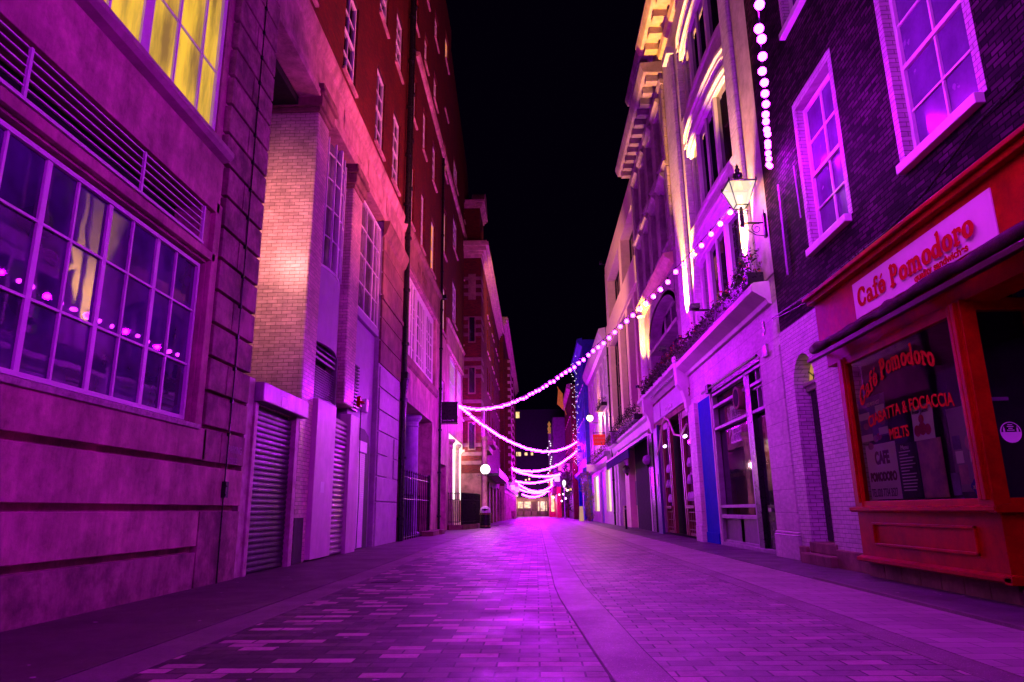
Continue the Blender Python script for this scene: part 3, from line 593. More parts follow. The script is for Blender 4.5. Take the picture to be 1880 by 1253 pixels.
MB().box(L, L+.5, 48.6, 53.2, 5.2, 5.6).box(L, L+.45, 55, 60, 6.2, 6.5).build('balcony', m_stone_dk, b5)
column(b5, L+.2, 48.6, 6.2, .2, m_stone)
MB().box(L-1.1, L-1.0, 50.3, 56, 0, 3.3).box(L-.6, L-.4, 58, 61, 0, 3).box(L-.6, L-.4, 62.5, 66, 0, 3).box(L-.5, L-.3, 68, 72, 0, 3.2).build('doorway_shadow', M('plum doorway shade', (.10, .03, .08), .5), b5)  # dark plum backs stand in for the shade inside the doorways
b6 = thing('terrace_building', 'tall red brick terrace with bay windows and stone cornice receding to the street end', 'building', (-3.4, 95, 0))
L = -3.35; hol = []
for i in range(10):
    for z0, z1 in ((4.6, 6.6), (7.8, 9.8), (11, 13), (14.2, 16), (17.2, 18.9)): hol.append((75.2+4.6*i, 76.9+4.6*i, z0, z1, .2)); hol.append((77.6+4.6*i, 78.8+4.6*i, z0, z1, .2))
grid_wall(wb := MB(), L, 1, 74, 121, 3.6, 21, hol, deep=4); wb.build('wall', m_redbrick, b6)
for i, h in enumerate(hol[:50]): sash(b6, L, 1, h[0], h[1], h[2], h[3], m_white, m_warmlit if i % 11 == 3 else m_glass, rd=.18, fr=.16, silm=m_stone, nz=2, nx=2, bar=.06)
MB().box(L, L+.7, 75, 79, 4.2, 17.6).box(L, L+.6, 88, 91.5, 4.2, 18).build('bay', m_redbrick, b6)
bd = MB()
for z in [4.4+.8*i for i in range(17)]: bd.box(L+.4, L+.73, 74.96, 79.04, z, z+.3).box(L+.3, L+.63, 87.96, 91.54, z, z+.3)
bd.build('stone_band', m_stone, b6)
cornice_box(-8, L, 74.2, 121, 21, .95).build('cornice', M('lit stone b', (.62, .40, .30), .6, grime=.2), b6)
grid_wall(wb := MB(), L, 1, 74, 121, 0, 3.6, [(75+4*i, 77.8+4*i, 0, 2.9, .4) for i in range(11)], deep=4, top=False); wb.build('stone_wall', m_stone, b6)
MB().box(L-.6, L-.35, 74, 120, 0, 3).build('shopfront', M('plum shopfront', (.16, .05, .14), .4), b6)
MB().prof([(0, 3.3), (.25, 3.4), (.3, 3.8), (0, 3.85)], L, 1, 74, 121).build('fascia', m_whitewall, b6)
# ------------------------------------------------------------------ end of the street
be = thing('end_building', 'dark block closing the end of the street above a warmly lit shop window', 'building', (0, 121, 0))
mb = MB().box(-9, 9, 121, 130, 3.9, 18.5).box(-9, -6, 120.5, 130, 18.5, 20).box(-9, 9, 120.8, 121, 3.2, 4.1); mb.build('wall', M('plum facade', (.022, .008, .028), .8), be)
MB().box(-9, 9, 121.62, 121.7, 0, 3.9).build('dark_interior', M('brown interior', (.12, .05, .05), .7), be)
MB().box(-3.3, -1.0, 121.55, 121.6, 1.4, 2.9).box(.1, 1.9, 121.5, 121.6, .1, 3.0).box(-3.2, .0, 121.5, 121.6, .05, .6).build('shop_window', lit('shop window glow', (1, .70, .22), 1.3, .75, 3), be)
fr = MB()
for x in (-3.3, -2.2, -.9, .2, .6, 1.6, 1.9): fr.box(x-.09, x+.09, 121.3, 121.5, 0, 3.3)
fr.box(-9, 9, 121.3, 121.5, .0, .9).box(-9, 9, 121.25, 121.5, 2.5, 3.3).build('shopfront_frame', M('brown frame', (.18, .09, .06), .5), be)
for i, (x, z, w_, h_) in enumerate(((-3.6, 17.0, .9, 1.1), (-3.6, 10.3, .45, .7), (-3.0, 10.3, .45, .7), (-1.9, 10.4, .5, .5), (-.8, 10.4, .4, .5), (-1.9, 6.0, .3, .3), (-1.3, 6.1, .3, .4))): MB().box(x, x+w_, 120.92, 120.98, z, z+h_).build('lit_window', m_warmlit, be)
for x in (-3, -1, 1): lamp('shop_glow', 'POINT', (x, 120.2, 2.4), 120, (1, .7, .35), .4, be)
# ------------------------------------------------------------------ dark stock brick building over the café
R = 5.3
r1 = thing('stock_brick_building', 'dark stock brick building with white painted window reveals above the red café front', 'building', (5.3, 8, 0))
wins = [(10.65, 12.25, 5.76, 8.75, .24), (7.22, 8.92, 5.72, 8.75, .24), (3.6, 5.3, 5.72, 8.75, .24), (10.65, 12.25, 10.5, 13.3, .24), (7.22, 8.92, 10.5, 13.3, .24)]
grid_wall(wb := MB(), R, -1, -4, 14.32, 4.62, 15, wins, deep=5); wb.build('wall', m_darkbrick, r1)
for y0, y1, z0, z1, d in wins:
    rv = MB(); X1 = R+d
    rv.box(R-.006, X1, y1-.03, y1+.1, z0-.02, z1+.12).box(R-.006, X1, y0-.1, y0+.03, z0-.02, z1+.12)
    n = 8
    rv.box(R-.008, X1-.02, y0, y1, z1-.05, z1+.13)
    rv.build('painted_reveal', m_paintbrick, r1)
    rv = sash(r1, R, -1, y0+.03, y1-.03, z0, z1-.08, m_white, M('net curtain glass', (.14, .07, .24), .22, var=.5, bmp=0, sc=.9), rd=.20, fr=.075, nx=2, nz=4, sill=.14, bar=.035, proud=.03)
# painted ground floor with arched doorway
pw = MB(); n = 12; yc, rr, zs = 13.28, .52, 3.38
grid_wall(pw, R-.03, -1, 11.35, 14.32, 0, 4.66, [(yc-rr, yc+rr, .3, 4.05, .45)], deep=.9)
A = [(R-.03, yc+rr*math.cos(math.pi*i/n), zs+.02+(rr+.06)*math.sin(math.pi*i/n)) for i in range(n+1)]
for (a, b) in zip(A, A[1:]):
    pw.poly([a, b, (R-.03, b[1], 4.05), (R-.03, a[1], 4.05)], (-1, 0, 0)); pw.poly([a, b, (R+.42, b[1], b[2]), (R+.42, a[1], a[2])], (0, 0, -1))
pw.build('painted_wall', m_paintbrick, r1)
dr = MB().box(R+.25, R+.30, yc-.45, yc+.45, .42, 3.3)
do = dr.build('door', m_black, r1)
pnl = MB()
for z0, z1 in ((.6, 1.4), (1.55, 2.3), (2.45, 3.1)):
    for y0 in (yc-.36, yc+.04): pnl.box(R+.235, R+.252, y0, y0+.32, z0, z1)
pnl.build('door_panel', m_black, do, bevel=.01)
MB().box(R+.22, R+.25, yc-.12, yc+.12, 1.42, 1.5).build('letter_plate', M('dull brass', (.4, .25, .1), .35, .8), do)
MB().box(R+.2, R+.34, yc-.56, yc+.56, 3.3, 3.42).box(R+.14, R+.3, yc-.58, yc+.58, 3.40, 3.46).build('door_lintel', m_whitewall, r1)
fan = MB().poly([(R+.28, yc+rr*math.cos(math.pi*i/n), zs+.06+rr*math.sin(math.pi*i/n)) for i in range(n+1)], (-1, 0, 0)).build('fanlight', lit('fanlight amber', (1, .55, .12), .5, .3), r1)
fb = MB()
for i in range(1, 6):
    a = math.pi*i/6; fb.tube([(R+.26, yc+.12*math.cos(a), zs+.06+.12*math.sin(a)), (R+.26, yc+rr*math.cos(a), zs+.06+rr*math.sin(a))], .014, 5)
fb.tube([(R+.26, yc+.26*math.cos(math.pi*i/n), zs+.06+.26*math.sin(math.pi*i/n)) for i in range(n+1)], .012, 5).build('glazing_bar', m_black, fan)
MB().box(R-.22, R+.3, 12.55, 13.95, 0, .2).box(R-.05, R+.3, 12.65, 13.9, .2, .40).build('doorstep', m_stone_dk, r1, bevel=.02)
MB().box(R-.10, R-.02, 11.3, 12.6, 0, .32).box(R-.10, R-.02, 13.95, 14.32, 0, .3).build('plinth', m_stone_dk, r1, bevel=.02)
tag(MB().tube([onX(1418, 585, 5.26), onX(1500, 530, 5.26), onX(1570, 470, 5.26), onX(1625, 428, 5.26), onX(1700, 352, 5.25), onX(1790, 232, 5.26), onX(1879, 140, 5.26)], .018, 6).build('cable', m_black), 'black cable clipped along the dark brick under both white windows', 'cable')
tag(MB().tube([onX(1418, 588, 5.26), onX(1510, 540, 5.26), onX(1640, 450, 5.26), onX(1879, 262, 5.25)], .009, 5).build('cable', m_black), 'thin cable running just above the red café fascia', 'cable')
for a, b, r_ in (((1428, 340), (1446, 505), .022), ((1457, 305), (1470, 400), .014)):
    tag(MB().tube([onX(*a, 5.25), onX(*b, 5.25)], r_, 8).build('conduit', m_spand), 'long vertical conduit on dark brick beside the lantern bracket' if r_ > .02 else 'short vertical conduit on dark brick left of the smaller sash window'.replace('left of', 'between lantern and'), 'conduit')
# ------------------------------------------------------------------ café
ca = thing('cafe_front', 'red timber café shopfront with pink lettered fascia and rolled awning', 'shopfront', (4.9, 8, 0))
X0 = 4.9
fs = MB().box(4.80, 5.35, 2, 11.28, 3.62, 4.38).box(4.70, 5.3, 2, 11.36, 4.38, 4.46).box(4.64, 5.3, 2, 11.4, 4.46, 4.52).build('fascia', m_red, ca, bevel=.01)
MB().box(4.785, 4.80, 6.68, 9.86, 3.73, 4.26).build('sign_board', M('pink sign board', (.80, .52, .66), .4, var=.08, bmp=0), fs)
m_redlet = M('red lettering', (.50, .012, .012), .8, var=.1, bmp=0, spec=.03)
fat_text('lettering', 'Café Pomodoro', 2.86, .30, m_redlet, fs, (4.782, 9.74, 3.86), (0, -1, 0), (0, 0, 1))
text_obj('lettering', 'quality sandwiches', .13, m_redlet, fs, (4.78, 8.25, 3.755), (0, -1, 0), (0, 0, 1), bold=.004, sx=1.12)
aw = MB(); R_ = random.Random(3)
P = [];
for i in range(41):
    y = 11.3-i*.23; P.append((4.70+R_.uniform(-.015, .015), y, 3.60+R_.uniform(-.02, .02)))
aw.tube(P, [.072+.014*math.sin(i*1.3) + R_.uniform(-.012, .012) for i in range(41)], 12); aw.build('rolled_awning', M('maroon canvas', (.05, .006, .010), .6, var=.7, sc=5, bmp=.8, spec=.15), ca, smooth=True)
MB().box(4.62, 4.70, 2, 11.42, 3.40, 3.47).tube([(4.66, 11.4, 3.43), (5.0, 11.4, 3.62)], .03).box(4.66, 4.72, 2, 11.3, 3.47, 3.50).build('awning_bar', M('dull maroon metal', (.05, .012, .02), .35, .3), ca, bevel=.01)
MB().box(4.9, 5.3, 2, 11.3, 3.30, 3.62).build('transom', m_red, ca, bevel=.01)
fr = MB().box(4.86, 4.98, 10.62, 10.86, 1.0, 3.32).box(4.84, 5.02, 7.58, 7.84, 1.0, 3.32).box(4.88, 4.96, 7.84, 10.62, 3.2, 3.34).box(4.87, 5.0, 7.6, 10.86, 1.02, 1.12)
fr.box(4.80, 4.87, 7.64, 7.70, 1.1, 3.3).box(4.82, 4.87, 7.74, 7.79, 1.1, 3.3).box(4.835, 4.87, 10.66, 10.71, 1.1, 3.3)
# return facing the viewer, frames the recessed entrance
fr.box(5.02, 5.9, 7.60, 7.72, 1.02, 1.12).box(5.02, 5.9, 7.60, 7.72, 3.2, 3.34).box(5.62, 5.74, 7.56, 7.74, 0.3, 3.3)
fr.build('window_frame', m_red, ca, bevel=.008)
MB().prof([(-.1, .96), (.06, .965), (.09, .99), (.09, 1.03), (-.1, 1.06)], X0-.02, -1, 7.52, 10.92).box(4.8, 5.9, 7.5, 7.62, .97, 1.04).build('sill', m_red, ca)
sr_ = MB().box(4.90, 5.2, 7.60, 10.9, .30, .98).box(5.2, 5.9, 7.60, 7.72, .3, .98)
def panel_frame(mb, X, y0, y1, z0, z1, o=-1, w_=.035, t=.03):
    mb.box(X, X+o*t, y0, y1, z0, z0+w_).box(X, X+o*t, y0, y1, z1-w_, z1).box(X, X+o*t, y0, y0+w_, z0, z1).box(X, X+o*t, y1-w_, y1, z0, z1)
panel_frame(sr_, 4.90, 8.05, 10.45, .50, .82)
sr_.box(5.35, 5.85, 7.585, 7.60, .42, .45).box(5.35, 5.85, 7.585, 7.60, .82, .85).box(5.35, 5.38, 7.585, 7.6, .42, .85)
sr_.build('stallriser', m_red, ca, bevel=.006)
MB().prof([(-.1, .24), (.04, .245), (.08, .27), (.08, .31), (.0, .34), (-.1, .34)], X0, -1, 7.50, 10.95).box(4.82, 5.9, 7.48, 7.6, .245, .33).build('plinth_moulding', m_red, ca)
pb = MB()
for i in range(7): pb.box(4.98, 5.3, 7.66+i*.47, 7.66+i*.47+.455, 0, .25)
pb.build('plinth', m_stone_dk, ca, bevel=.008)
m_cafeglass = seethru('café window glass', (1, 1, 1))
MB().poly([(4.918, 7.84, 1.12), (4.918, 10.62, 1.12), (4.918, 10.62, 3.2), (4.918, 7.84, 3.2)], (-1, 0, 0)).build('glazing', m_cafeglass, ca)
MB().poly([(5.02, 7.65, 1.12), (5.62, 7.65, 1.12), (5.62, 7.65, 3.2), (5.02, 7.65, 3.2)], (0, -1, 0)).build('glazing', m_cafeglass, ca)
MB().box(5.3, 8, 11.0, 11.05, 0.35, 3.29).box(5.0, 8, 7.75, 11, 3.25, 3.29).box(6.6, 6.7, 7.73, 11, 0.35, 3.25).box(5.0, 6.6, 7.75, 11, .9, .95).build('interior', M('dark interior', (.035, .02, .06), .7), ca)
MB().box(5.85, 5.9, 4.6, 7.6, 0, 3.6).box(5.3, 5.32, 2, 4.6, 0, 3.6).box(4.9, 5.9, 2, 7.6, 3.5, 3.55).build('entrance_wall', M('dark entrance', (.02, .01, .02), .5), ca)
MB().box(4.98, 5.9, 5.4, 7.6, 0.03, .2).build('entrance_step', m_stone_dk, ca, bevel=.01)
# window graphics, on and just behind the glass
XG = 4.912
def arch(c, k): return lambda x, y: (x, y-k*(x-c)**2)
fat_text('window_lettering', 'Café Pomodoro', 2.15, .28, m_redlet, ca, (XG, 10.36, 2.62), (0, -1, 0), (0, 0, 1), warp=lambda x, y: (x, y+.22-.24*(x-1.25)**2))
text_obj('window_lettering', 'CIABATTA & FOCACCIA', .225, m_redlet, ca, (XG, 10.20, 2.17), (0, -1, 0), (0, 0, 1), bold=.004, sx=.86, warp=lambda x, y: (x, y+.08-.07*(x-1.1)**2))
text_obj('window_lettering', 'MELTS', .21, m_redlet, ca, (XG, 9.66, 1.94), (0, -1, 0), (0, 0, 1), bold=.004, sx=.86)
def poster(name, y0, y1, z0, z1, mat, X=4.95, skew=0):
    return MB().prism([(X, y0, z0), (X, y1, z0), (X, y1-skew, z1), (X, y0-skew, z1)], (.004, 0, 0)).build(name, mat, ca)
m_paper = M('white poster', (.88, .7, .85), .5, var=.06, bmp=0); m_pink = M('pink poster', (.7, .28, .42), .5, var=.7, sc=5, bmp=0, col2=(.35, .12, .3)); m_poster_dk = M('dark menu board', (.05, .03, .07), .5, var=.5, sc=7, bmp=0)
m_violet = M('violet poster', (.20, .12, .42), .5, var=.6, sc=4, bmp=0)
poster('poster', 9.62, 10.48, 1.14, 1.92, m_paper)
text_obj('poster_text', 'CAFE', .24, M('dark red ink', (.16, .02, .05), .6, bmp=0), ca, (4.945, 10.22, 1.64), (0, -1, 0), (0, 0, 1), bold=.012, sx=.72)
text_obj('poster_text', 'POMODORO', .165, M('dark red ink b', (.16, .02, .05), .6, bmp=0), ca, (4.945, 10.42, 1.40), (0, -1, 0), (0, 0, 1), bold=.009, sx=.76)
text_obj('poster_text', 'TEL.020 7734 3527', .16, M('black ink', (.03, .01, .04), .6, bmp=0), ca, (4.944, 10.44, 1.18), (0, -1, 0), (0, 0, 1), sx=.58, depth=.002)
poster('menu_board', 9.12, 9.58, 1.14, 1.86, m_poster_dk)
mt = MB(); R_ = random.Random(5)
for i in range(13): mt.box(4.944, 4.947, 9.54-R_.uniform(.2, .38), 9.54, 1.24+i*.042, 1.255+i*.042)
mt.build('menu_lines', m_paper, ca)
text_obj('poster_text', 'Menu', .09, m_paper, ca, (4.944, 9.48, 1.78), (0, -1, 0), (0, 0, 1))
poster('poster', 8.52, 9.06, 1.14, 1.86, m_pink, 4.94)
poster('poster', 8.62, 9.10, 1.86, 2.30, m_paper, 4.938, .03)
tb = MB()
for (y, z, q) in ((8.98, 1.98, .075), (8.86, 2.0, .085), (8.74, 1.98, .07), (8.86, 2.12, .06)): tb.prism([(4.932, y+q*math.cos(a*.5236), z+q*math.sin(a*.5236)) for a in range(12)], (-.001-.004*q, 0, 0))
tb.build('tomato_print', m_redlet, ca)
text_obj('poster_text', 'Fresh Juices', .075, M('ink', (.05, .01, .08), .6, bmp=0), ca, (4.93, 9.04, 2.2), (0, -1, 0), (0, 0, 1))
poster('poster', 9.75, 10.55, 2.02, 2.62, m_violet, 4.96)
text_obj('poster_text', 'BREAKFAST', .08, m_paper, ca, (4.95, 10.3, 2.48), (0, -1, 0), (0, 0, 1))
for y0, y1, z0, z1 in ((10.22, 10.54, 2.30, 2.40), (9.76, 10.02, 2.34, 2.46), (10.2, 10.54, 1.98, 2.08), (9.74, 10.0, 2.04, 2.14)): MB().box(4.946, 4.95, y0, y1, z0, z1).build('menu_strip', m_paper, ca, bevel=.0)
for y, z, mt_ in ((10.36, 2.2, m_pink), (9.86, 2.22, m_pink), (10.3, 1.9+.0, m_pink), (10.12, 2.0, m_pink), (10.02, 2.02, m_red)): MB().prism([(4.95, y+.08*math.cos(a*.5236), z+.05*math.sin(a*.5236)) for a in range(12)], (-.003, 0, 0)).build('food_print', mt_, ca)
for y0, y1, z0, z1, mt_ in ((8.16, 8.30, 1.68, 1.84, m_violet), (8.14, 8.28, 1.52, 1.66, m_paper), (8.10, 8.26, 1.28, 1.50, m_pink), (7.93, 8.02, 1.52, 1.64, m_paper), (8.28, 8.44, 1.16, 1.42, m_violet)): MB().box(4.944, 4.95, y0, y1, z0, z1).build('sticker', mt_, ca)
MB().prism([(4.945, 8.0+.07*math.cos(a*.5236), 1.74+.09*math.sin(a*.5236)) for a in range(12)], (-.002, 0, 0)).build('sticker', m_pink, ca)
MB().prism([(4.944, 7.98+(.1+.012*math.cos(a*1.57))*math.cos(a*.3927), 1.25+(.085+.012*math.cos(a*1.57))*math.sin(a*.3927)) for a in range(16)], (-.002, 0, 0)).build('sticker', m_blue, ca)
text_obj('poster_text', 'xln', .09, m_paper, ca, (4.941, 8.05, 1.22), (0, -1, 0), (0, 0, 1))
# round floor-distance sticker on the return window
dc = onY(1856, 794, 7.64); rd_ = .115
so = MB().prism([(dc.x+rd_*math.cos(a*.2618), 7.638, dc.z+rd_*math.sin(a*.2618)) for a in range(24)], (0, .002, 0)).build('round_sticker', m_paper, ca)
MB().prism([(dc.x+.102*math.cos(math.pi*a/14), 7.6372, dc.z+.003+.102*math.sin(math.pi*a/14)) for a in range(15)], (0, -.0005, 0)).build('sticker_print', m_black, so)
sp = MB()
for i, w_ in enumerate((.05, .07, .045, .08)): sp.box(dc.x-w_/2, dc.x+w_/2, 7.635, 7.6362, dc.z+.078-i*.02, dc.z+.087-i*.02)
for s_ in (-1, 1): sp.box(dc.x+s_*.072-.01, dc.x+s_*.072+.01, 7.635, 7.6362, dc.z+.005, dc.z+.045).lathe((dc.x+s_*.072, 7.6355, dc.z+.055), [(.001, -.008), (.008, 0), (.001, .008)], 8)
sp.build('sticker_print', m_paper, so)
MB().box(5.1, 5.12, 7.9, 8.6, 1.2, 2.2).box(5.1, 5.4, 7.88, 7.9, 2.2, 2.24).build('counter_frame', m_spand, ca)
# ------------------------------------------------------------------ white stone shop building with bowed windows
r2 = thing('white_shop_building', 'white painted stone shop building with bowed upper windows, uplit pilasters and planted cornice', 'building', (5.4, 19, 0))
R = 5.4
grid_wall(wb := MB(), R, -1, 14.33, 24.1, 0, 5.55, [(15.95, 22.55, 0, 4.42, .35)], deep=5, top=False); wb.build('wall', m_ashlar, r2)
grid_wall(wb := MB(), R, -1, 14.33, 24.1, 5.55, 20.5, [(16.4, 21.7, 6.4, 9.3, .5), (16.4, 21.7, 10.15, 13.2, .5), (16.4, 21.7, 14.3, 17.1, .5)], deep=5); wb.build('upper_wall', m_ashlar, r2)
MB().prof([(0, 5.5), (.08, 5.52), (.12, 5.62), (.36, 5.78), (.42, 5.82), (.42, 5.98), (.36, 6.02), (0, 6.06)], R, -1, 14.9, 24.05).build('cornice', m_whitewall, r2, bevel=.01)
for y0, y1 in ((14.38, 15.75), (22.6, 23.4)): MB().box(R, R-.12, y0+.05, y1, .56, 4.45).box(R, R-.17, y0, y1+.04, 0, .5).box(R, R-.15, y0+.02, y1+.02, .5, .56).build('pilaster', m_ashlar, r2, bevel=.02)
def scroll(parent, y, X, z0=4.35, z1=5.55, mat=m_whitewall, w_=.38):
    pts = [(0, z0), (.08, z0), (.14, z0+.15), (.16, z0+.4), (.26, z0+.75), (.42, z0+.95), (.44, z1), (0, z1)]
    return MB().prof(pts, X, -1, y-w_/2, y+w_/2).lathe((X-.3, y, z1+.05), [(.001, -.2), (.19, -.1), (.22, 0), (.19, .1), (.001, .2)], 12).build('scroll_bracket', mat, parent, bevel=.015)
scroll(r2, 23.75, R, 4.3, 6.1)
# ground floor shop: glazed screen
sf = MB()
def sbar(y0, y1, z0, z1, a=.05, b=.14): sf.box(R+a, R+b, y0, y1, z0, z1)
for y in (15.98, 17.45, 20.75): sbar(y-.05, y+.05, .05, 4.42, -.0, .16)
for z in (4.37, 4.0, 3.34): sbar(15.95, 20.8, z-.04, z+.04, .0, .15)
sbar(17.45, 20.75, 1.05, 1.13, .0, .16); sbar(17.45, 20.75, .76, .86, .0, .16); sbar(15.95, 20.8, 0, .1, -.02, .2); sbar(17.45, 20.75, .1, .16)
for y in (16.3, 16.65): sbar(y-.025, y+.025, 3.3, 4.4)
sbar(16.0, 17.05, 3.88, 3.93); sbar(18.9, 19.2, .1, .8, .1, .16)
sf.build('shop_window', M('dark shop frame', (.30, .22, .32), .4, bmp=.05), r2, bevel=.006)
MB().box(R+.17, R+.18, 15.95, 20.8, .1, 4.4).build('shop_glazing', glass('shop glass', (.02, .012, .03), .03, .04), r2)
MB().box(R+.10, R+.15, 17.5, 20.7, .15, .75).build('shop_stallriser', M('grey panel', (.16, .13, .17), .35, .2), r2)
MB().box(R+.1, R+.15, 16.05, 17.0, .12, 3.2).build('shop_door', glass('shop door glass', (.03, .02, .04), .04, .06), r2)
MB().box(R+.08, R+.12, 16.05, 17.0, .12, 1.1).box(R-.01, R+.14, 17.02, 17.38, .1, 4.3).box(R+.0, R+.12, 16.0, 16.08, .1, 3.3).build('door_panel', m_black, r2)
MB().box(R+.02, R+.08, 16.4, 16.62, .95, 1.03).build('letter_plate', m_metal, r2)
v = MB(); vc = Vector((R+.02, 17.95, 3.85))
for r_, a, b in ((.30, .0, .16),):
    P = [(R+.14, 0), (R-.12, 0)]
    ring = [(vc.y+r_*math.cos(q*math.pi/12), vc.z+r_*math.sin(q*math.pi/12)) for q in range(24)]
    v.prism([(R+.16, y, z) for y, z in ring], (-.26, 0, 0))
ri = v.build('vent_cowl', m_stone_dk, r2)
MB().prism([(R-.101, vc.y+.23*math.cos(q*math.pi/12), vc.z+.23*math.sin(q*math.pi/12)) for q in range(24)], (-.004, 0, 0)).build('cowl_mouth', m_dark, ri)
MB().box(R-.06, R+.1, 15.95, 20.8, 4.42, 4.5).tube([(R-.1, 16, 4.56), (R-.1, 21.5, 4.56)], .035).box(R-.14, R-.02, 20.6, 20.9, 4.45, 4.7).build('blind_rail', m_black, r2)
MB().box(R-.02, R+.28, 20.95, 22.5, .32, 4.42).box(R-.05, R+.3, 21.0, 22.5, 0, .32).build('blue_panel', m_blue, r2, bevel=.01)
MB().box(R-.02, R+.1, 20.86, 20.95, 0, 4.42).box(R-.02, R+.1, 22.5, 22.58, 0, 4.42).build('panel_trim', m_whitewall, r2)
MB().box(R-.18, R-.12, 15.05, 15.35, 4.35, 4.62).build('intercom_box', m_metal, r2, bevel=.01)
text_obj('shop_number', '3', .42, m_stone_dk, r2, (R-.11, 23.3, 4.78), (0, -1, 0), (0, 0, 1), depth=.03)
text_obj('shop_number', '3', .46, m_metal, r2, (R-.16, 15.25, 4.85), (0, -1, 0), (0, 0, 1), depth=.03)
# bowed windows, one per storey
def bowwin(y0, y1, z0, z1, parent):
    n = 10; P = [(R+.26-.20*math.sin(math.pi*i/n)**.5, y0+(y1-y0)*i/n) for i in range(n+1)]
    def strip(a, b, da, db, e0=0):
        m = MB(); m.prism([(x-db, y, a) for x, y in P]+[(x-da, y, a) for x, y in reversed(P)], (0, 0, b-a)); return m
    strip(z0, z1, -.06, -.03).build('glazing', m_glass, parent)
    for i in (0, 3, 5, 7, 10):
        x, y = P[i]; k = .4 if i == 5 else 1; MB().box(x-.07*k, x+.08*k, y-.09*k, y+.09*k, z0, z1).build('mullion', m_whitewall, parent, bevel=.015)
    for a, b, da, db in ((z0-.14, z0, 0, .14), (z1, z1+.1, 0, .10), (z1+.1, z1+.22, 0, .2), (z1+.27, z1+.5, 0, .07), (z1+.5, z1+.62, 0, .2), (z1+.62, z1+.72, 0, .28)): strip(a, b, da-.05, db).build('moulding', m_whitewall, parent, bevel=.008)
    strip(z0-.02, z0+.02, -.3, .02).build('window_board', m_whitewall, parent)
for z0, z1 in ((6.5, 8.75), (10.2, 12.75), (14.4, 16.6)):
    bowwin(16.4, 21.6, z0, z1, r2)
for y in (15.85, 22.35):      # pilasters carrying the uplight
    MB().box(R-.16, R, y-.33, y+.33, 6.1, 17.3).build('pilaster', m_ashlar, r2, bevel=.12)
    MB().box(R-.3, R, y-.4, y+.4, 17.3, 17.6).build('capital', m_whitewall, r2, bevel=.02)
MB().box(R-.05, R, 14.4, 15.5, 6.1, 18).build('quoin', M('pinkish quoin stone', (.45, .32, .42), .6, grime=.2), r2, bevel=.01)
def dentil_cornice(parent, y0, y1, z, X, mat, out=.75, d=.62):
    MB().prof([(0, z), (.12, z+.05), (.18, z+.25), (0, z+.26)], X, -1, y0, y1).prof([(0, z+.55), (out-.05, z+.58), (out, z+.68), (out+.08, z+.9), (out+.08, z+1.0), (0, z+1.05)], X, -1, y0, y1).build('cornice', mat, parent)
    m = MB(); y = y0+.2
    while y < y1-.2: m.box(X, X-out*.8, y, y+d*.4, z+.28, z+.56); y += d
    m.build('dentil', mat, parent, bevel=.01)
dentil_cornice(r2, 16.0, 24.6, 18.6, R, M('cornice stone', (.55, .40, .25), .6), .85, .95)
def uplight(name, x, y, z, power, tx, ty, tz, label, ang=45, col=WARM):
    t = thing(name, label, 'uplight', (x, y, z), 'uplights on the planted cornices')
    MB().lathe((x, y, z-.2), [(.001, 0), (.09, 0), (.1, .12), (.08, .12), (.07, .05), (.001, .05)], 12).box(x, x+.25, y-.02, y+.02, z-.2, z-.16).build('housing', m_black, t)
    l = lamp('uplight_beam', 'SPOT', (x, y, z-.05), power, col, .05, t, spot_size=math.radians(ang), spot_blend=.6)
    d = Vector((tx, ty, tz))-Vector((x, y, z)); l.rotation_euler = d.to_track_quat('-Z', 'Y').to_euler(); return t
uplight('uplight', 4.97, 15.85, 6.6, 11000, 5.24, 15.85, 10.5, 'small black uplight at the foot of the white pilaster beside the lantern', 48)
uplight('uplight', 4.90, 22.3, 6.75, 24000, 5.24, 22.25, 13.5, 'small black uplight at the foot of the orange lit pilaster between the shops', 42)
uplight('uplight', 4.8, 31.4, 6.7, 8000, 5.3, 31.2, 13, 'small black uplight at the foot of the pilaster beside the arched window', 45)
for x_, y_, z_, pw, tgt, lb in ((4.75, 19.3, 6.9, 12000, (-5.1, 21.5, 17), 'broad floodlight added among the trailing plants, thrown up across the street'), (4.75, 24.6, 6.9, 4500, (-5.1, 33, 16), 'broad floodlight added where the two planted cornices meet')):  # two lamps added to warm the upper walls opposite
    t = thing('fill lamp', lb, 'fill lamp', (x_, y_, z_)); MB().box(x_-.12, x_+.12, y_-.16, y_+.16, z_-.2, z_-.06).box(x_-.02, x_+.4, y_-.02, y_+.02, z_-.26, z_-.2).build('housing', m_black, t)
    l = lamp('fill_beam', 'SPOT', (x_, y_, z_), pw, (1, .15, .20), .12, t, spot_size=math.radians(95), spot_blend=.7); l.rotation_euler = (Vector(tgt)-Vector((x_, y_, z_))).to_track_quat('-Z', 'Y').to_euler()
# planters
def planter(name, label, X, y0, y1, z, n, parent=None, h=.35, flowers=True, leafm=None, boxm=None, group='planted window boxes', w_=.22, droop=.25):
    t = thing(name, label, 'planter', (X, (y0+y1)/2, z), group)
    MB().box(X-w_, X+w_, y0, y1, z, z+.28).build('trough', boxm or m_black, t, bevel=.01)
    L_ = (y1-y0)/2; mb = MB(); k = max(3, int(L_*2.2)); R_ = random.Random(int(y0*10))
    for i in range(k):
        yy = y0+(y1-y0)*(i+.5)/k+R_.uniform(-.1, .1); mb.leaves(n//k, (X-.06, yy, z+.3+h*R_.uniform(.3, .6)), (w_+.1, (y1-y0)/k*.6, h*R_.uniform(.5, 1.1)), .10, i, 'ball')
        mb.leaves(n//k//2, (X-w_-.08, yy, z+.15), (.1, (y1-y0)/k*.5, droop), .085, i+50, 'ball')
    mb.build('foliage', leafm or m_leaf, t)
    if flowers: MB().leaves(n//7, (X-.1, (y0+y1)/2, z+.45), (w_+.12, L_, h*.8), .075, 9, 'box', .8).build('flowers', m_flower, t)
    return t
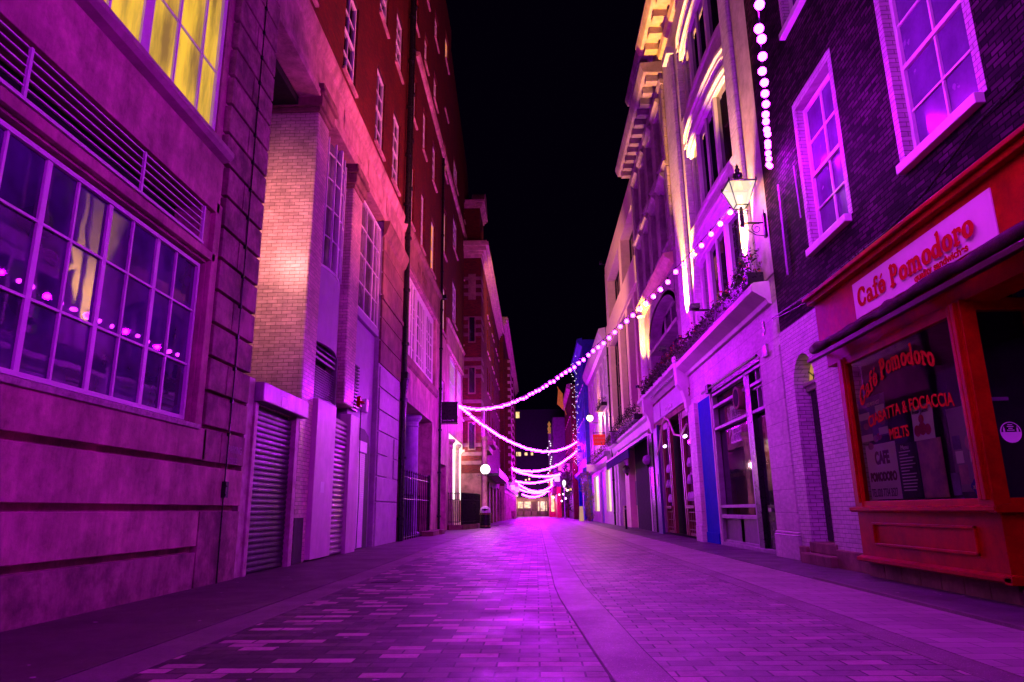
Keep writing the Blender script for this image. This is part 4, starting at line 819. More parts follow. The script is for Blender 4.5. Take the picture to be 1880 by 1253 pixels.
planter('planter', 'black trough of trailing plants with red flowers along the white shop cornice', R-.22, 15.6, 23.6, 6.06, 900, h=.16, w_=.14)
planter('planter', 'bushy plant pot under the lantern at the end of the white shop cornice', R-.2, 15.1, 15.65, 6.06, 260, h=.5)
# ------------------------------------------------------------------ wall lantern
ln = thing('wall_lantern', 'lit four-sided glass street lantern on a scrolled iron bracket from the dark brick corner', 'lantern', (5.27, 14.45, 7.1))
bz = 7.28; LX = onY(1357, 350, 14.45).x; br = MB()
br.tube([(5.28, 14.45, bz), (LX, 14.45, bz)], .022, 8).box(5.24, 5.3, 14.4, 14.5, bz-.35, bz+.22).tube([(5.27, 14.45, bz+.2), (5.27, 14.45, bz+.32)], .012)
def spiral(cx, cz, r0, r1, a0, a1, y=14.45, n=22): return [(cx+(r0+(r1-r0)*i/n)*math.cos(math.radians(a0+(a1-a0)*i/n)), y, cz+(r0+(r1-r0)*i/n)*math.sin(math.radians(a0+(a1-a0)*i/n))) for i in range(n+1)]
br.tube(spiral(5.08, bz-.14, .13, .03, 60, 560), .010, 6).tube(spiral(4.78, bz-.09, .08, .02, 90, 480), .009, 6).tube(spiral(4.60, bz-.07, .06, .02, 90, 480), .008, 6)
br.tube([(5.26, 14.45, bz-.32), (5.05, 14.45, bz-.29), (4.9, 14.45, bz-.18), (4.72, 14.45, bz-.03)], .011, 6)
br.tube([(LX, 14.45, bz-.08), (LX, 14.45, bz+.15), (LX, 14.45, bz+.39)], [.05, .05, .03], 10).tube(spiral(LX+.1, bz+.28, .07, .02, 180, 500), .009, 6).tube(spiral(LX-.1, bz+.28, .07, .02, 0, -320), .009, 6)
br.tube([(LX-.16, 14.45, bz+.3), (LX+.16, 14.45, bz+.3)], .010, 6)
br.build('bracket', m_black, ln)
zb, zt, wb_, wt = bz+.40, bz+.92, .13, .30; cg = MB(); gl = MB(); cor = lambda w_, z: [(LX+sx*w_, 14.45+sy*w_, z) for sx, sy in ((-1, -1), (1, -1), (1, 1), (-1, 1))]
B_, T_ = cor(wb_, zb), cor(wt, zt)
for i in range(4): cg.tube([B_[i], T_[i]], .012, 6); cg.tube([B_[i], B_[(i+1) % 4]], .014, 6); cg.tube([T_[i], T_[(i+1) % 4]], .02, 6)
for p in T_: cg.lathe(p, [(.001, .09), (.018, .05), (.024, 0), (.001, -.02)], 8)
B2, T2 = cor(wb_-.006, zb+.005), cor(wt-.008, zt-.01)
for i in range(4): gl.poly([B2[i], B2[(i+1) % 4], T2[(i+1) % 4], T2[i]])
mp, nt, bs, N = newmat('frosted lantern glass'); nt.nodes.remove(bs); e = N('Emission'); e.inputs[0].default_value = (1, .80, .62, 1); e.inputs[1].default_value = 1.25
tr = N('BsdfTransparent'); mx = N('MixShader'); mx.inputs[0].default_value = .72; nt.links.new(tr.outputs[0], mx.inputs[1]); nt.links.new(e.outputs[0], mx.inputs[2]); nt.links.new(mx.outputs[0], nt.nodes['Material Output'].inputs[0])
cg.build('lantern_frame', m_black, ln); gl.build('lantern_glass', mp, ln)
MB().lathe((LX, 14.45, zt), [(.30, .0), (.12, .16), (.09, .17), (.11, .24), (.10, .3), (.04, .33), (.06, .40), (.03, .45), (.035, .49), (.001, .56)], 14).build('lantern_cap', m_black, ln)
MB().ball((LX, 14.45, zb+.22), .06, 10).build('bulb', lit('lantern bulb', (1, .75, .5), 12, 0), ln)
lamp('lantern_light', 'POINT', (LX, 14.45, zb+.24), 420, WARM, .085, ln)
# ------------------------------------------------------------------ ornate building with arched window and dark timber shop
r3 = thing('ornate_building', 'ornate purple-grey building with hooded windows, dentil cornice and a dark red timber shopfront', 'building', (5.4, 28.5, 0))
m_orn = M('ornate stone', (.34, .22, .30), .65, grime=.35, streak=.2, sc=2)
w3 = [(y, y+1.15, z0, z1, .3) for y in (24.9, 26.9, 28.9, 30.9) for z0, z1 in ((11.2, 13.6), (14.7, 16.9))]+[(24.7, 30.8, 6.9, 9.6, .6)]
grid_wall(wb := MB(), R, -1, 24.1, 33, 5.6, 18.4, w3, deep=5); wb.build('wall', m_orn, r3)
for a, b, c, d, e in w3[:-1]:
    fo = sash(r3, R, -1, a, b, c, d, m_orn, m_glass, rd=.22, fr=.08, nx=1, nz=2, silm=m_orn)
    MB().prof([(0, d+.05), (.1, d+.08), (.16, d+.2), (.26, d+.28), (.26, d+.36), (0, d+.4)], R, -1, a-.15, b+.15).box(R, R-.12, a-.18, a-.04, c, d).box(R, R-.12, b+.04, b+.18, c, d).build('window_hood', m_orn, fo)
for z in (10.1,): MB().prof([(0, z), (.1, z+.03), (.14, z+.15), (.32, z+.28), (.38, z+.42), (0, z+.48)], R, -1, 24.6, 32.2).build('string_course', M('cornice stone b', (.55, .4, .25), .6), r3)
MB().prof([(0, 14.0), (.1, 14.03), (.2, 14.2), (0, 14.25)], R, -1, 24.2, 33).build('string_course', m_orn, r3)
pl = MB()
for y in (24.15, 26.3, 28.3, 30.3, 32.4):
    for z in [10.6+.42*i for i in range(18)]: pl.box(R, R-.11, y, y+.5, z, z+.40)
pl.build('quoin', m_orn, r3, bevel=.015)
# arch over the first-floor window
ac = MB(); n = 16; y0, y1 = 24.7, 30.8; yc = (y0+y1)/2; ra = (y1-y0)/2
for i in range(n):
    a, b = math.pi*i/n, math.pi*(i+1)/n; q = lambda t, r_: (yc+r_*math.cos(t), 8.2+r_*.44*math.sin(t))
    ac.prism([(R-.02, *q(a, ra)), (R-.02, *q(b, ra)), (R-.02, *q(b, ra*1.12)), (R-.02, *q(a, ra*1.12))], (.5, 0, 0))
    ac.poly([(R-.02, *q(a, ra)), (R-.02, *q(b, ra)), (R-.02, q(b, ra)[0], 9.62), (R-.02, q(a, ra)[0], 9.62)], (-1, 0, 0))
ac.build('arch', m_orn, r3)
sash(r3, R, -1, 24.75, 30.75, 6.9, 9.6, m_orn, m_glass, rd=.55, fr=.2, sill=0, meet=False, bars=[(26.2, .3), (28.2, .12), (29.6, .3)], zbars=[7.9])
MB().box(R-.05, R+.5, 24.7, 30.8, 7.85, 8.0).build('transom', m_orn, r3)
dentil_cornice(r3, 24.1, 33, 17.5, R, m_orn, .8, .8)
grid_wall(wb := MB(), R+.7, -1, 24.1, 34, 18.4, 22.6, [(25+2.2*i, 26.2+2.2*i, 19.4, 21.4, .3) for i in range(4)], deep=4); wb.build('attic_wall', m_orn, r3)
dentil_cornice(r3, 24.1, 34, 22.3, R+.7, m_orn, .6, .8)
MB().lathe((R-.05, 32.0, 0), [(.3, 6.3), (.3, 6.6), (.24, 6.7), (.22, 10), (.3, 10.1)], 12).build('pilaster', m_whitewall, r3)
# shop
X3 = 5.5
MB().box(X3+.6, X3+.7, 24.1, 33, 0, 4.54).build('shop_back', m_dark, r3); MB().box(X3-.1, X3+.6, 24.1, 33, 4.55, 5.65).build('shop_lintel', m_stone_dk, r3)  # back wall coloured near-black to hold the shade of the shop opening
MB().box(X3, X3+.55, 24.1, 33, 0.0, .02).box(X3-.06, X3+.5, 32.2, 33.0, 0, 4.5).build('black_pier', m_black, r3)
MB().box(X3-.16, X3-.1, 24.3, 28.9, 4.75, 5.5).box(X3-.16, X3-.1, 29.1, 30.8, 4.75, 5.5).build('shop_fascia', m_spand, r3, bevel=.01)
text_obj('fascia_lettering', 'COUNTER', .3, M('pale lettering', (.75, .55, .75), .5, bmp=0), r3, (X3-.165, 28.0, 4.86), (0, -1, 0), (0, 0, 1), depth=.01, sx=1.1)
MB().prof([(0, 5.65), (.3, 5.9), (.42, 5.95), (.42, 6.1), (0, 6.15)], X3-.1, -1, 24.1, 33).build('cornice', m_whitewall, r3)
scroll(r3, 31.3, X3-.1, 4.4, 6.2)
tw = M('dark red timber', (.16, .02, .03), .35, bmp=.1); fr = MB()
for y in (24.3, 25.6, 25.9, 28.0, 28.3, 29.6): fr.box(X3-.04, X3+.08, y-.07, y+.07, .1, 4.55)
for y0, y1 in ((24.3, 25.6), (28.3, 29.6)): fr.box(X3-.1, X3+.08, y0, y1, 1.05, 1.15).box(X3, X3+.06, y0, y1, .1, .2).box(X3-.02, X3+.06, y0, y1, 4.3, 4.55)
for y0, y1 in ((24.4, 25.5), (28.4, 29.5)):
    for i in range(4): fr.box(X3-.02, X3+.03, y0+i*.35, y0+i*.35+.04, .2, 1.05)
    for z in (.3, .6, .9): fr.box(X3-.02, X3+.03, y0, y1, z, z+.03)
fr.build('shop_window', tw, r3)
MB().box(X3+.05, X3+.06, 24.3, 25.6, 1.1, 4.4).box(X3+.05, X3+.06, 28.3, 29.6, 1.1, 4.4).box(X3+.5, X3+.52, 25.9, 28, .1, 4.4).build('shop_glazing', glass('shop glass b', (.03, .01, .03), .04, .05), r3)
gd = MB(); R_ = random.Random(11)
for i in range(26): y = R_.choice((24.5, 28.5))+R_.random()*.9; z = R_.choice((1.3, 1.9, 2.5)); gd.lathe((X3+.02, y, z), [(.001, 0), (.07, 0), (.09, .1), (.05, .25), (.02, .32), (.001, .32)], 8)
gd.build('window_display', m_spand, r3)
tag(MB().tube([(X3-.25, 29.9, 3.3), (X3-.27, 29.2, 3.5), (X3-.27, 28.4, 4.3), (X3-.27, 27.6, 4.62), (X3-.27, 26.8, 4.4), (X3-.27, 25.9, 3.75), (X3-.25, 24.9, 3.6), (X3-.2, 24.0, 3.9)], .035, 8).build('curved_tube', M('pink tube', (.75, .35, .5), .4, bmp=0)), 'wavy pink tube looping across the dark red shop window', 'tube')
for y in (24.55, 24.75, 28.5, 28.7): tag(MB().ball((X3-.14, y, 3.55), .06, 8).build('shop_bulb', lit('violet bulb', (.75, .4, 1), 6, 0)), 'small violet glowing bulb in the dark red shop window', 'bulb', 'violet bulbs in the red shop window')
tag(MB().box(X3-.18, X3-.12, 30.0, 31.0, 0, 4.5).box(X3-.2, X3-.1, 29.95, 30.05, 0, 4.6).build('blue_door', M('dark blue door', (.05, .05, .16), .4)), 'dark blue door beside the dark red shop window', 'door')
tag(MB().box(X3-.21, X3-.18, 30.35, 30.6, 2.0, 2.5).build('entry_panel', m_metal), 'metal entry phone panel on the dark blue door', 'entry phone')
tl = MB()
for y in (25.2, 27.2, 29.2): tl.tube([(X3-.2, y, 6.0), (X3-.75, y, 6.15), (X3-.8, y, 6.0)], .02, 6).lathe((X3-.8, y, 5.85), [(.1, 0), (.06, .14), (.001, .16)], 8)
tl.tube([(X3-.35, 24.6, 5.8), (X3-.35, 30, 5.8)], .02, 6); tag(tl.build('sign_lights', m_black), 'black swan neck sign lamps under the planted cornice of the dark red shop', 'sign lights')
planter('planter', 'long trough of dark trailing plants on the cornice over the dark red shop', X3-.25, 24.4, 31.2, 6.15, 1100)
# ------------------------------------------------------------------ concrete frame building
r4 = thing('concrete_frame_building', 'modern pale concrete framed building with large dark windows above a bar with an awning', 'building', (5.4, 41, 0))
w4 = [(33.9, 38.9, 14.0, 16.9, .7), (40.0, 46.6, 14.0, 16.9, .7)]+[(y0, y1, 6.3, 12.2, .5) for y0, y1 in ((33.7, 34.7), (35.3, 37.6), (38.5, 41.2), (42.2, 46.8))]
grid_wall(wb := MB(), R, -1, 33.05, 48, 5.5, 17.9, w4, deep=5); wb.build('frame', m_cream, r4, bevel=.02)
for a, b, c, d, e in w4: sash(r4, R, -1, a, b, c, d, m_black, m_glass, rd=e-.1, fr=.08, nx=max(1, int((b-a)/1.1)), nz=4 if d < 13 else 1, sill=0, meet=False, bar=.06)
MB().box(R-.12, R+.05, 33.3, 47.8, 12.35, 13.8).build('panel', m_cream, r4, bevel=.02)
MB().box(R, R+5, 33.2, 47.8, 17.9, 18.4).build('parapet', m_cream, r4)
X4 = 5.5
grid_wall(wb := MB(), X4, -1, 31.5, 48.5, 0, 5.5, [(32.4, 33.6, 0, 4.5, 1.2), (34.2, 37.3, 0, 4.4, 1.2), (38, 45.2, 0, 4.5, .9)], deep=5, top=False); wb.build('shop_wall', m_whitewall, r4)
MB().box(X4-.02, X4+.3, 33.9, 38.2, 0, 4.4).box(X4-.02, X4+.3, 32.0, 33.4, 0, 4.5).build('dark_door', m_dark, r4)
MB().box(X4+.3, X4+.35, 38, 45, 0, 4.5).box(X4-.05, X4+.3, 40.8, 42.6, 0, 4.4).build('cream_wall', m_cream, r4)
MB().box(X4+.0, X4+.34, 41.5, 44.8, 0, 1.25).build('tiled_base', brick('cream tile', (.5, .42, .25), (.45, .38, .22), (.2, .15, .1), .3, .15), r4)
MB().box(X4+.24, X4+.3, 38.3, 40.5, 1.25, 2.6).box(X4+.24, X4+.3, 43, 44.6, 1.3, 2.5).build('dark_panel', M('slate panel', (.08, .08, .09), .4), r4)
awg = thing('awning', 'dark purple sloping awning with pale front edge over the bar entrance', 'awning', (X4, 40, 4))
MB().prism([(X4, 33.9, 4.55), (X4-.95, 33.9, 3.95), (X4-.95, 33.9, 3.5), (X4-.9, 33.9, 3.5), (X4-.9, 33.9, 3.93), (X4, 33.9, 4.5)], (0, 10.8, 0)).build('canopy', M('purple canvas', (.012, .008, .10), .8, bmp=.2, spec=.05), awg)
MB().box(X4-.98, X4-.94, 33.85, 44.75, 3.93, 4.0).build('front_bar', m_white, awg)
MB().prof([(0, 4.7), (.1, 4.75), (.18, 5.1), (.3, 5.2), (.3, 5.35), (0, 5.4)], X4, -1, 31.6, 48.4).build('shop_cornice', m_whitewall, r4)
for y in (45.3, 47.0): MB().box(X4-.12, X4, y, y+.5, .9, 5.2).box(X4-.16, X4, y-.05, y+.55, 0, .9).build('pilaster', m_whitewall, r4)
downpipe('downpipe', 'thin black downpipe between the bar and the white fronted shop', X4-.15, 48.2, 0, 14, .06)
planter('planter', 'big bushy hanging plant mass on the cornice over the bar awning', X4-.3, 34.2, 43.5, 5.4, 1000, h=.6, flowers=False, droop=.6)
planter('planter', 'small bright lit plants beside the purple hanging sign', X4-.3, 44, 48, 5.3, 500, h=.4, flowers=True, leafm=m_leaf2)
def globe(name, label, c, r_, lit_=None, wall=.5):
    t = thing(name, label, 'globe lamp', c)
    MB().ball(c, r_, 14).build('globe', lit_ or m_spand, t, smooth=True)
    MB().tube([(c[0]+wall, c[1], c[2]-r_-.05), (c[0], c[1], c[2]-r_-.05), (c[0], c[1], c[2]-r_+.02)], .02, 6).lathe((c[0], c[1], c[2]-r_-.02), [(.12, .05), (.07, 0), (.03, -.1)], 8).build('bracket', m_black, t); return t
for px, py, Y, r_, lb in ((1189, 845, 33.2, .25, 'round unlit globe lamp on a bracket by the black doorway'), (1151, 862, 41.0, .26, 'round unlit globe lamp in front of the cream wall')):
    p = onY(px, py, Y); globe('globe_lamp', lb, tuple(p), r_, M('smoky globe', (.30, .14, .34), .25, bmp=0))
bo = thing('bollard', 'slim black steel bollard with a pale top in front of the cream tiled base', 'bollard', (4.85, 38.0, 0))
p = onY(1150, 968, 38.0); p = Vector((p.x, 38.0, 0))
MB().lathe((p.x, 38, 0), [(.09, 0), (.06, .03), (.055, 1.15), (.05, 1.2), (.001, 1.22)], 12).build('post', m_black, bo)
MB().lathe((p.x, 38, 0), [(.058, 1.02), (.058, 1.12)], 12).build('band', m_metal, bo)
hs = thing('hanging_sign', 'purple sign board with dark lines above the bar awning', 'sign', (5.4, 44, 6)); a = onY(1122, 815, 44); b = onY(1154, 793, 44)
MB().box(a.x, b.x, 43.95, 44.05, a.z, b.z).build('panel', M('purple sign', (.35, .10, .42), .5, bmp=0), hs)
MB().box(a.x-.1, 5.5, 43.97, 44.03, b.z, b.z+.06).build('bracket', m_black, hs); ls = MB()
for i in range(4): ls.box(a.x+.2, b.x-.2, 43.94, 43.95, a.z+.2+i*.14, a.z+.235+i*.14)
ls.build('sign_lines', m_black, hs)
# ------------------------------------------------------------------ white sash-window building
r5 = thing('white_house', 'white building with tall shuttered sash windows and white shopfront lit by a starry street lamp', 'building', (5.3, 57, 0))
R = 5.3; w5 = [(49.3+2.9*i, 51.0+2.9*i, z0, z1, .2) for i in range(6) for z0, z1 in ((5.8, 8.2), (9.2, 12.2))]
grid_wall(wb := MB(), R, -1, 48.4, 66.5, 0, 13.6, w5+[(49.6, 53, .9, 3.9, .3), (55, 57.5, 0, 4.0, .3), (59, 64, .9, 3.9, .3)], deep=5); wb.build('wall', m_whitewall, r5)
for h in w5: sash(r5, R, -1, h[0], h[1], h[2], h[3], m_white, m_glass_v, fr=.12, nx=2, nz=4, rd=.16)
MB().prof([(0, 12.9), (.2, 13), (.45, 13.5), (.5, 13.7), (.5, 13.9), (0, 14)], R, -1, 48.4, 66.5).prof([(0, 4.2), (.3, 4.4), (.35, 4.7), (0, 4.8)], R, -1, 48.4, 66.5).build('cornice', m_whitewall, r5)
MB().box(R+.22, R+.28, 49.6, 53, .9, 3.9).box(R+.22, R+.28, 59, 64, .9, 3.9).build('lit_window', lit('pale lit shop', (1, .72, .42), 1.5, .35), r5)
MB().box(R+.1, R+.2, 55, 57.5, 0, 4.0).build('blue_door', M('mid blue paint', (.10, .22, .5), .4), r5)
sl_ = thing('street_lamp', 'small glaring street lamp on a bracket beside the red hanging sign', 'lantern', (5.2, 57, 8.2)); p = onY(1083, 768, 56)
MB().ball(p, .26, 12).build('lamp_globe', lit('glaring globe', (1, .72, .35), 7, 0), sl_)
MB().tube([(R, 56, p.z-.4), (p.x, 56, p.z-.4), (p.x, 56, p.z-.15)], .03, 6).lathe((p.x, 56, p.z+.2), [(.2, 0), (.05, .15), (.001, .3)], 8).build('bracket', m_black, sl_)
lamp('street_lamp_light', 'POINT', (p.x-.1, 55.6, p.z-.1), 900, (1, .34, .15), .3, sl_)
def hang(label, px0, px1, py0, py1, Y, mat, wallX, lines=(), tm=None, text=None):
    a = onY(px0, py1, Y); b = onY(px1, py0, Y); t = thing('hanging_sign', label, 'sign', (wallX, Y, a.z))
    MB().box(a.x, b.x, Y-.04, Y+.04, a.z, b.z).build('panel', mat, t); MB().tube([(a.x, Y, b.z+.12), (wallX, Y, b.z+.12)], .03, 6).tube([(a.x+.1, Y, b.z+.12), (a.x+.1, Y, b.z)], .015, 4).tube([(b.x-.1, Y, b.z+.12), (b.x-.1, Y, b.z)], .015, 4).build('bracket', m_black, t)
    for i, s in enumerate(text or []): text_obj('sign_lettering', s, (b.z-a.z)*.23, tm, t, ((a.x+b.x)/2, Y-.045, b.z-(b.z-a.z)*(.42+.34*i)), (1, 0, 0), (0, 0, 1), align='CENTER', spacing=1.3)
    return t
hang('bright red hanging sign with two rows of pale capitals', 1089, 1112, 798, 818, 52, M('sign red', (.85, .045, .02), .4, var=.05, bmp=0, emit=(1, .05, .01), estr=.25), R, tm=m_cream, text=['CARNABY', 'COURT'])
hang('white oblong hanging sign with a small dark emblem', 1077, 1096, 853, 866, 58, m_white, R, tm=m_black, text=['<>'])
hang('white square hanging sign on the blue building', 1059, 1071, 832, 845, 72, m_white, 4.9)
planter('planter', 'window box of green and yellow plants with violet pots on the white shop cornice', R-.25, 49, 62, 4.8, 900, h=.55, leafm=m_leaf2, flowers=False, boxm=m_spand)
planter('planter', 'three dark plant pots on a first floor ledge of the white building', R-.2, 49.5, 53, 8.4, 260, h=.5, flowers=False)
# ------------------------------------------------------------------ blue building, hung with small lights
r6 = thing('blue_building', 'bright blue fronted building hung with strands of tiny white lights', 'building', (4.9, 73, 0))
R = 4.9; w6 = [(67.2+2.2*i, 68.4+2.2*i, z0, z1, .2) for i in range(6) for z0, z1 in ((6, 8.6), (9.8, 12.2), (13.2, 15.2))]
grid_wall(wb := MB(), R, -1, 66.5, 80.5, 0, 17.6, w6+[(67.3, 72, 0, 3.8, .3), (74, 79, 0, 3.8, .3)], deep=5); wb.build('wall', M('bright blue paint', (.05, .09, .42), .45, bmp=.1), r6)
for h in w6: sash(r6, R, -1, h[0], h[1], h[2], h[3], m_whitewall, m_glass_v, fr=.14, nx=2, nz=2, rd=.14)
MB().prof([(0, 16.9), (.5, 17.3), (.5, 17.7), (0, 17.8)], R, -1, 66.5, 80.5).prof([(0, 4.3), (.4, 4.6), (.4, 4.9), (0, 5)], R, -1, 66.5, 80.5).build('cornice', M('blue cornice', (.06, .10, .5), .5), r6)
MB().box(R+.15, R+.25, 67.3, 72, 0, 3.8).box(R+.15, R+.25, 74, 79, 0, 3.8).build('shop_window', m_glass, r6)
m_fairy = lit('tiny white lights', (1, .85, 1), 1.6, 0); R_ = random.Random(4)
for j in range(3):
    fl = MB(); yb = 70+j*4; pts = [Vector((R-.3-R_.random()*.15, yb+R_.uniform(-.3, .3)+(.8*math.sin(i*.5)), 17.4-i*.62)) for i in range(20)]
    t = thing('fairy_lights', 'vertical strand of tiny white lights down the blue building', 'fairy lights', (R-.3, yb, 5), 'strands of tiny lights on the blue building')
    MB().tube(pts, .012, 4).build('wire', m_black, t)
    for p in pts[::2]: fl.lathe(p, [(.001, -.05), (.05, 0), (.001, .05)], 6)
    for p in pts: fl.lathe(p+Vector((-.1, R_.uniform(-.5, .5), R_.uniform(-.2, .2))), [(.001, -.045), (.045, 0), (.001, .045)], 6)
    fl.build('light_points', m_fairy, t)
dp = thing('dried_plant_column', 'tall shaggy column of dried flowers and pampas beside the white shop', 'plant', (4.45, 63, 0)); mb = MB(); R_ = random.Random(8)
for i in range(26):
    z = .15+4.4*i/26; mb.leaves(60, (4.75+R_.uniform(-.12, .12)-(.25 if z > 2.4 else 0), 63.4+R_.uniform(-.3, .3), z), ((.30+.35*(z/4.5))*R_.uniform(.8, 1.2), .8, .3), .2, i, 'ball', .3)
mb.build('foliage', M('dried flowers', (.26, .15, .14), .7, var=.6, sc=6, bmp=0), dp); MB().tube([(4.8, 63.4, 0), (4.7, 63.4, 4.4)], .05, 6).build('stem', m_stone_dk, dp)
tag(MB().prism([(4.0, 66, 0), (4.42, 66, 0), (4.36, 66, 1.35), (4.06, 66, 1.35)], (0, .06, 0)).prism([(4.0, 66.5, 0), (4.42, 66.5, 0), (4.36, 66.15, 1.35), (4.06, 66.15, 1.35)], (0, .06, 0)).build('sandwich_board', lit('pale board', (1, .6, .3), .5, .1)), 'pale upright board standing on the pavement by the dried flower column', 'board')
tag(MB().box(4.3, 4.55, 70, 70.2, 0, 4.1).build('blue_banner', m_blue), 'narrow blue upright panel next to the dried flower column', 'panel')
# ------------------------------------------------------------------ far pub, greenery and red shop
r7 = thing('pub_building', 'dark red brick pub with overhanging greenery, flag and lion sign', 'building', (4.3, 89, 0))
R = 4.3; w7 = [(82+2.6*i, 83.2+2.6*i, z0, z1, .2) for i in range(6) for z0, z1 in ((5.4, 7.4), (8.6, 10.8), (12, 13.8))]
grid_wall(wb := MB(), R, -1, 80.5, 98, 0, 15.6, w7+[(82, 97, 0, 3.4, .4)], deep=5); wb.build('wall', m_redbrick, r7)
for h in w7: sash(r7, R, -1, h[0], h[1], h[2], h[3], m_white, m_warmlit if h[0] < 84 and h[2] < 6 else m_glass, fr=.16, nx=2, nz=2, rd=.14, silm=m_stone)
MB().box(R+.2, R+.35, 82, 97, 0, 3.4).build('pub_front', M('dark pub timber', (.04, .015, .06), .4), r7)
MB().prof([(0, 14.9), (.4, 15.2), (.4, 15.6), (0, 15.7)], R, -1, 80.5, 98).build('cornice', m_stone, r7)
ps = hang('pub sign with a dark rearing lion on a pale ground', 1031, 1046, 851, 867, 84, M('pub sign ground', (.7, .35, .35), .5, bmp=0), 4.3)
a = onY(1031, 867, 83.94); b = onY(1046, 851, 83.94); u = b.x-a.x; lion = [(.3, .1), (.42, .1), (.45, .35), (.6, .15), (.72, .15), (.6, .42), (.68, .6), (.82, .62), (.84, .7), (.66, .72), (.66, .88), (.52, .95), (.42, .86), (.3, .9), (.4, .72), (.22, .7), (.2, .62), (.38, .6), (.3, .42), (.14, .6), (.1, .5), (.25, .3)]
MB().prism([(a.x+u*x, 83.93, a.z+u*z) for x, z in lion], (0, .02, 0)).build('lion_emblem', m_black, ps)
pl = thing('wall_greenery', 'dark mass of leafy greenery draped over the pub front', 'plant', (4, 90, 3)); mb = MB(); R_ = random.Random(6)
for i in range(34): mb.leaves(45, (4.0+R_.uniform(-.4, .25), R_.uniform(81, 99), R_.uniform(1.2, 5.2)), (.45, 1.0, .6), .28, i, 'ball')
mb.build('foliage', m_leaf, pl)
tag(MB().box(3.5, 4.3, 84.5, 86, 3.35, 3.6).build('lit_sign_bar', lit('yellow bar light', (1, .62, .2), 2.5, .2)), 'glowing yellow bar light over the pub door', 'light')
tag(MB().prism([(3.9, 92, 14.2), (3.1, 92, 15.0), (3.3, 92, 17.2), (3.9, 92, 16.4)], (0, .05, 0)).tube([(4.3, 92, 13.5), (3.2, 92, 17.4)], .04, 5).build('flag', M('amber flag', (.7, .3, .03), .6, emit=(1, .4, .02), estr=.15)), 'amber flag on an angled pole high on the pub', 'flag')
r8 = thing('red_shop', 'narrow red painted corner shop glowing warm near the street end', 'building', (2.4, 110, 0))
MB().box(2.6, 8, 98, 121, 4.2, 14).build('upper_wall', M('violet render', (.16, .06, .16), .7), r8)
MB().box(2.0, 3.4, 108, 112, 0, 6.8).box(2.9, 3.5, 98, 108, 0, 4.2).build('red_front', M('shop red', (.6, .03, .06), .4), r8)
MB().box(2.25, 2.75, 107.9, 107.98, .8, 3.6).box(2.95, 3.3, 107.9, 107.98, .8, 3.6).box(2.2, 3.2, 107.9, 107.98, 4.6, 5.8).build('lit_window', m_warmlit, r8)
MB().box(2.3, 2.9, 99, 107.6, 3.2, 4.3).box(1.9, 3.5, 107.6, 112.4, 3.9, 4.3).build('fascia', m_stone_dk, r8)
tw_ = MB().box(2.2, 3.4, 112, 117, 4, 13.5); tw_.build('tower', m_orn, r8)
or_ = MB()
for x in (2.35, 3.3): or_.lathe((x, 111.7, 13.2), [(.3, 0), (.2, .3), (.32, .8), (.15, 1.1), (.28, 1.5), (.001, 2.0)], 8)
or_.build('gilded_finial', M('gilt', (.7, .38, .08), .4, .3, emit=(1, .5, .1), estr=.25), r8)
sm = MB(); R_ = random.Random(12)
t = thing('fairy_lights', 'cluster of tiny lights trailing down the far violet tower', 'fairy lights', (2.2, 108, 6))
pts = [Vector((2.1+R_.uniform(-.3, .6), 107.5, 11.5-i*.35)) for i in range(20)]
for p in pts: sm.lathe(p, [(.001, -.13), (.13, 0), (.001, .13)], 6)
MB().tube(pts, .012, 4).build('wire', m_black, t); sm.build('light_points', m_fairy, t)
for i, (y, x, z) in enumerate(((86, 3.6, 2.4), (90, 3.5, 3.0), (94, 3.4, 2.2), (97, 3.2, 3.1), (101, 2.5, 2.8), (104, 2.4, 3.4), (83, 3.7, 3.3))):
    tag(MB().ball((x, y, z), .12, 8).build('lantern_bulb', lit('warm violet bulb', (1, .55, .8), 6, 0)), 'small glowing bulb in the dark greenery of the far pub terrace', 'bulb', 'glowing bulbs on the pub terrace')
bc = thing('black_post', 'tall thin pale post standing in front of the far pub', 'post', (3.3, 82, 0)); MB().lathe((3.3, 82, 0), [(.12, 0), (.07, .3), (.06, 3.6), (.001, 3.7)], 8).build('shaft', m_spand, bc); MB().lathe((3.3, 82, 3.6), [(.05, 0), (.22, .4), (.2, .7), (.001, .9)], 8).build('lantern_head', m_fairy, bc)
# ------------------------------------------------------------------ litter bin, globe lamp, far bollards
lb = thing('litter_bin', 'black litter bin with bright domed top and a dark slot', 'litter bin', (-3.3, 43.6, 0)); bx, by = onY(891, 968, 43.6).x, 43.6
MB().lathe((bx, by, 0), [(.33, 0), (.36, .05), (.34, .1), (.33, .8), (.37, .83), (.37, .92), (.3, .94)], 20).build('body', m_black, lb)
MB().lathe((bx, by, 0), [(.345, .12), (.345, .16)], 20).lathe((bx, by, 0), [(.375, .84), (.375, .88)], 20).build('gold_band', M('brass band', (.6, .4, .15), .3, .7), lb)
MB().lathe((bx, by, .92), [(.33, 0), (.335, .12), (.3, .26), (.2, .37), (.001, .42)], 20).build('domed_lid', M('bright lid', (.75, .68, .7), .3, bmp=0), lb)
MB().box(bx-.17, bx+.17, by-.345, by-.25, 1.08, 1.15).ball((bx, by-.30, 1.11), .07, 10).build('slot', m_dark, lb)
p = onY(891, 862, 46.5); globe('globe_lamp', 'big glowing white globe lamp on the banded building over the litter bin', tuple(p), .33, lit('white globe', (1, .90, .88), 3, 0), wall=-.5)
lamp('globe_light', 'POINT', (p.x+.1, p.y-.55, p.z), 300, (1, .4, .5), .3)
for i in range(3): tag(MB().lathe((-2.7-.25*i, 88+2*i, 0), [(.1, 0), (.08, .05), (.08, 1.0), (.001, 1.05)], 8).build('bollard', m_stone_dk), 'short bollard at the kerb in front of the far terrace', 'bollard', 'bollards by the far terrace')
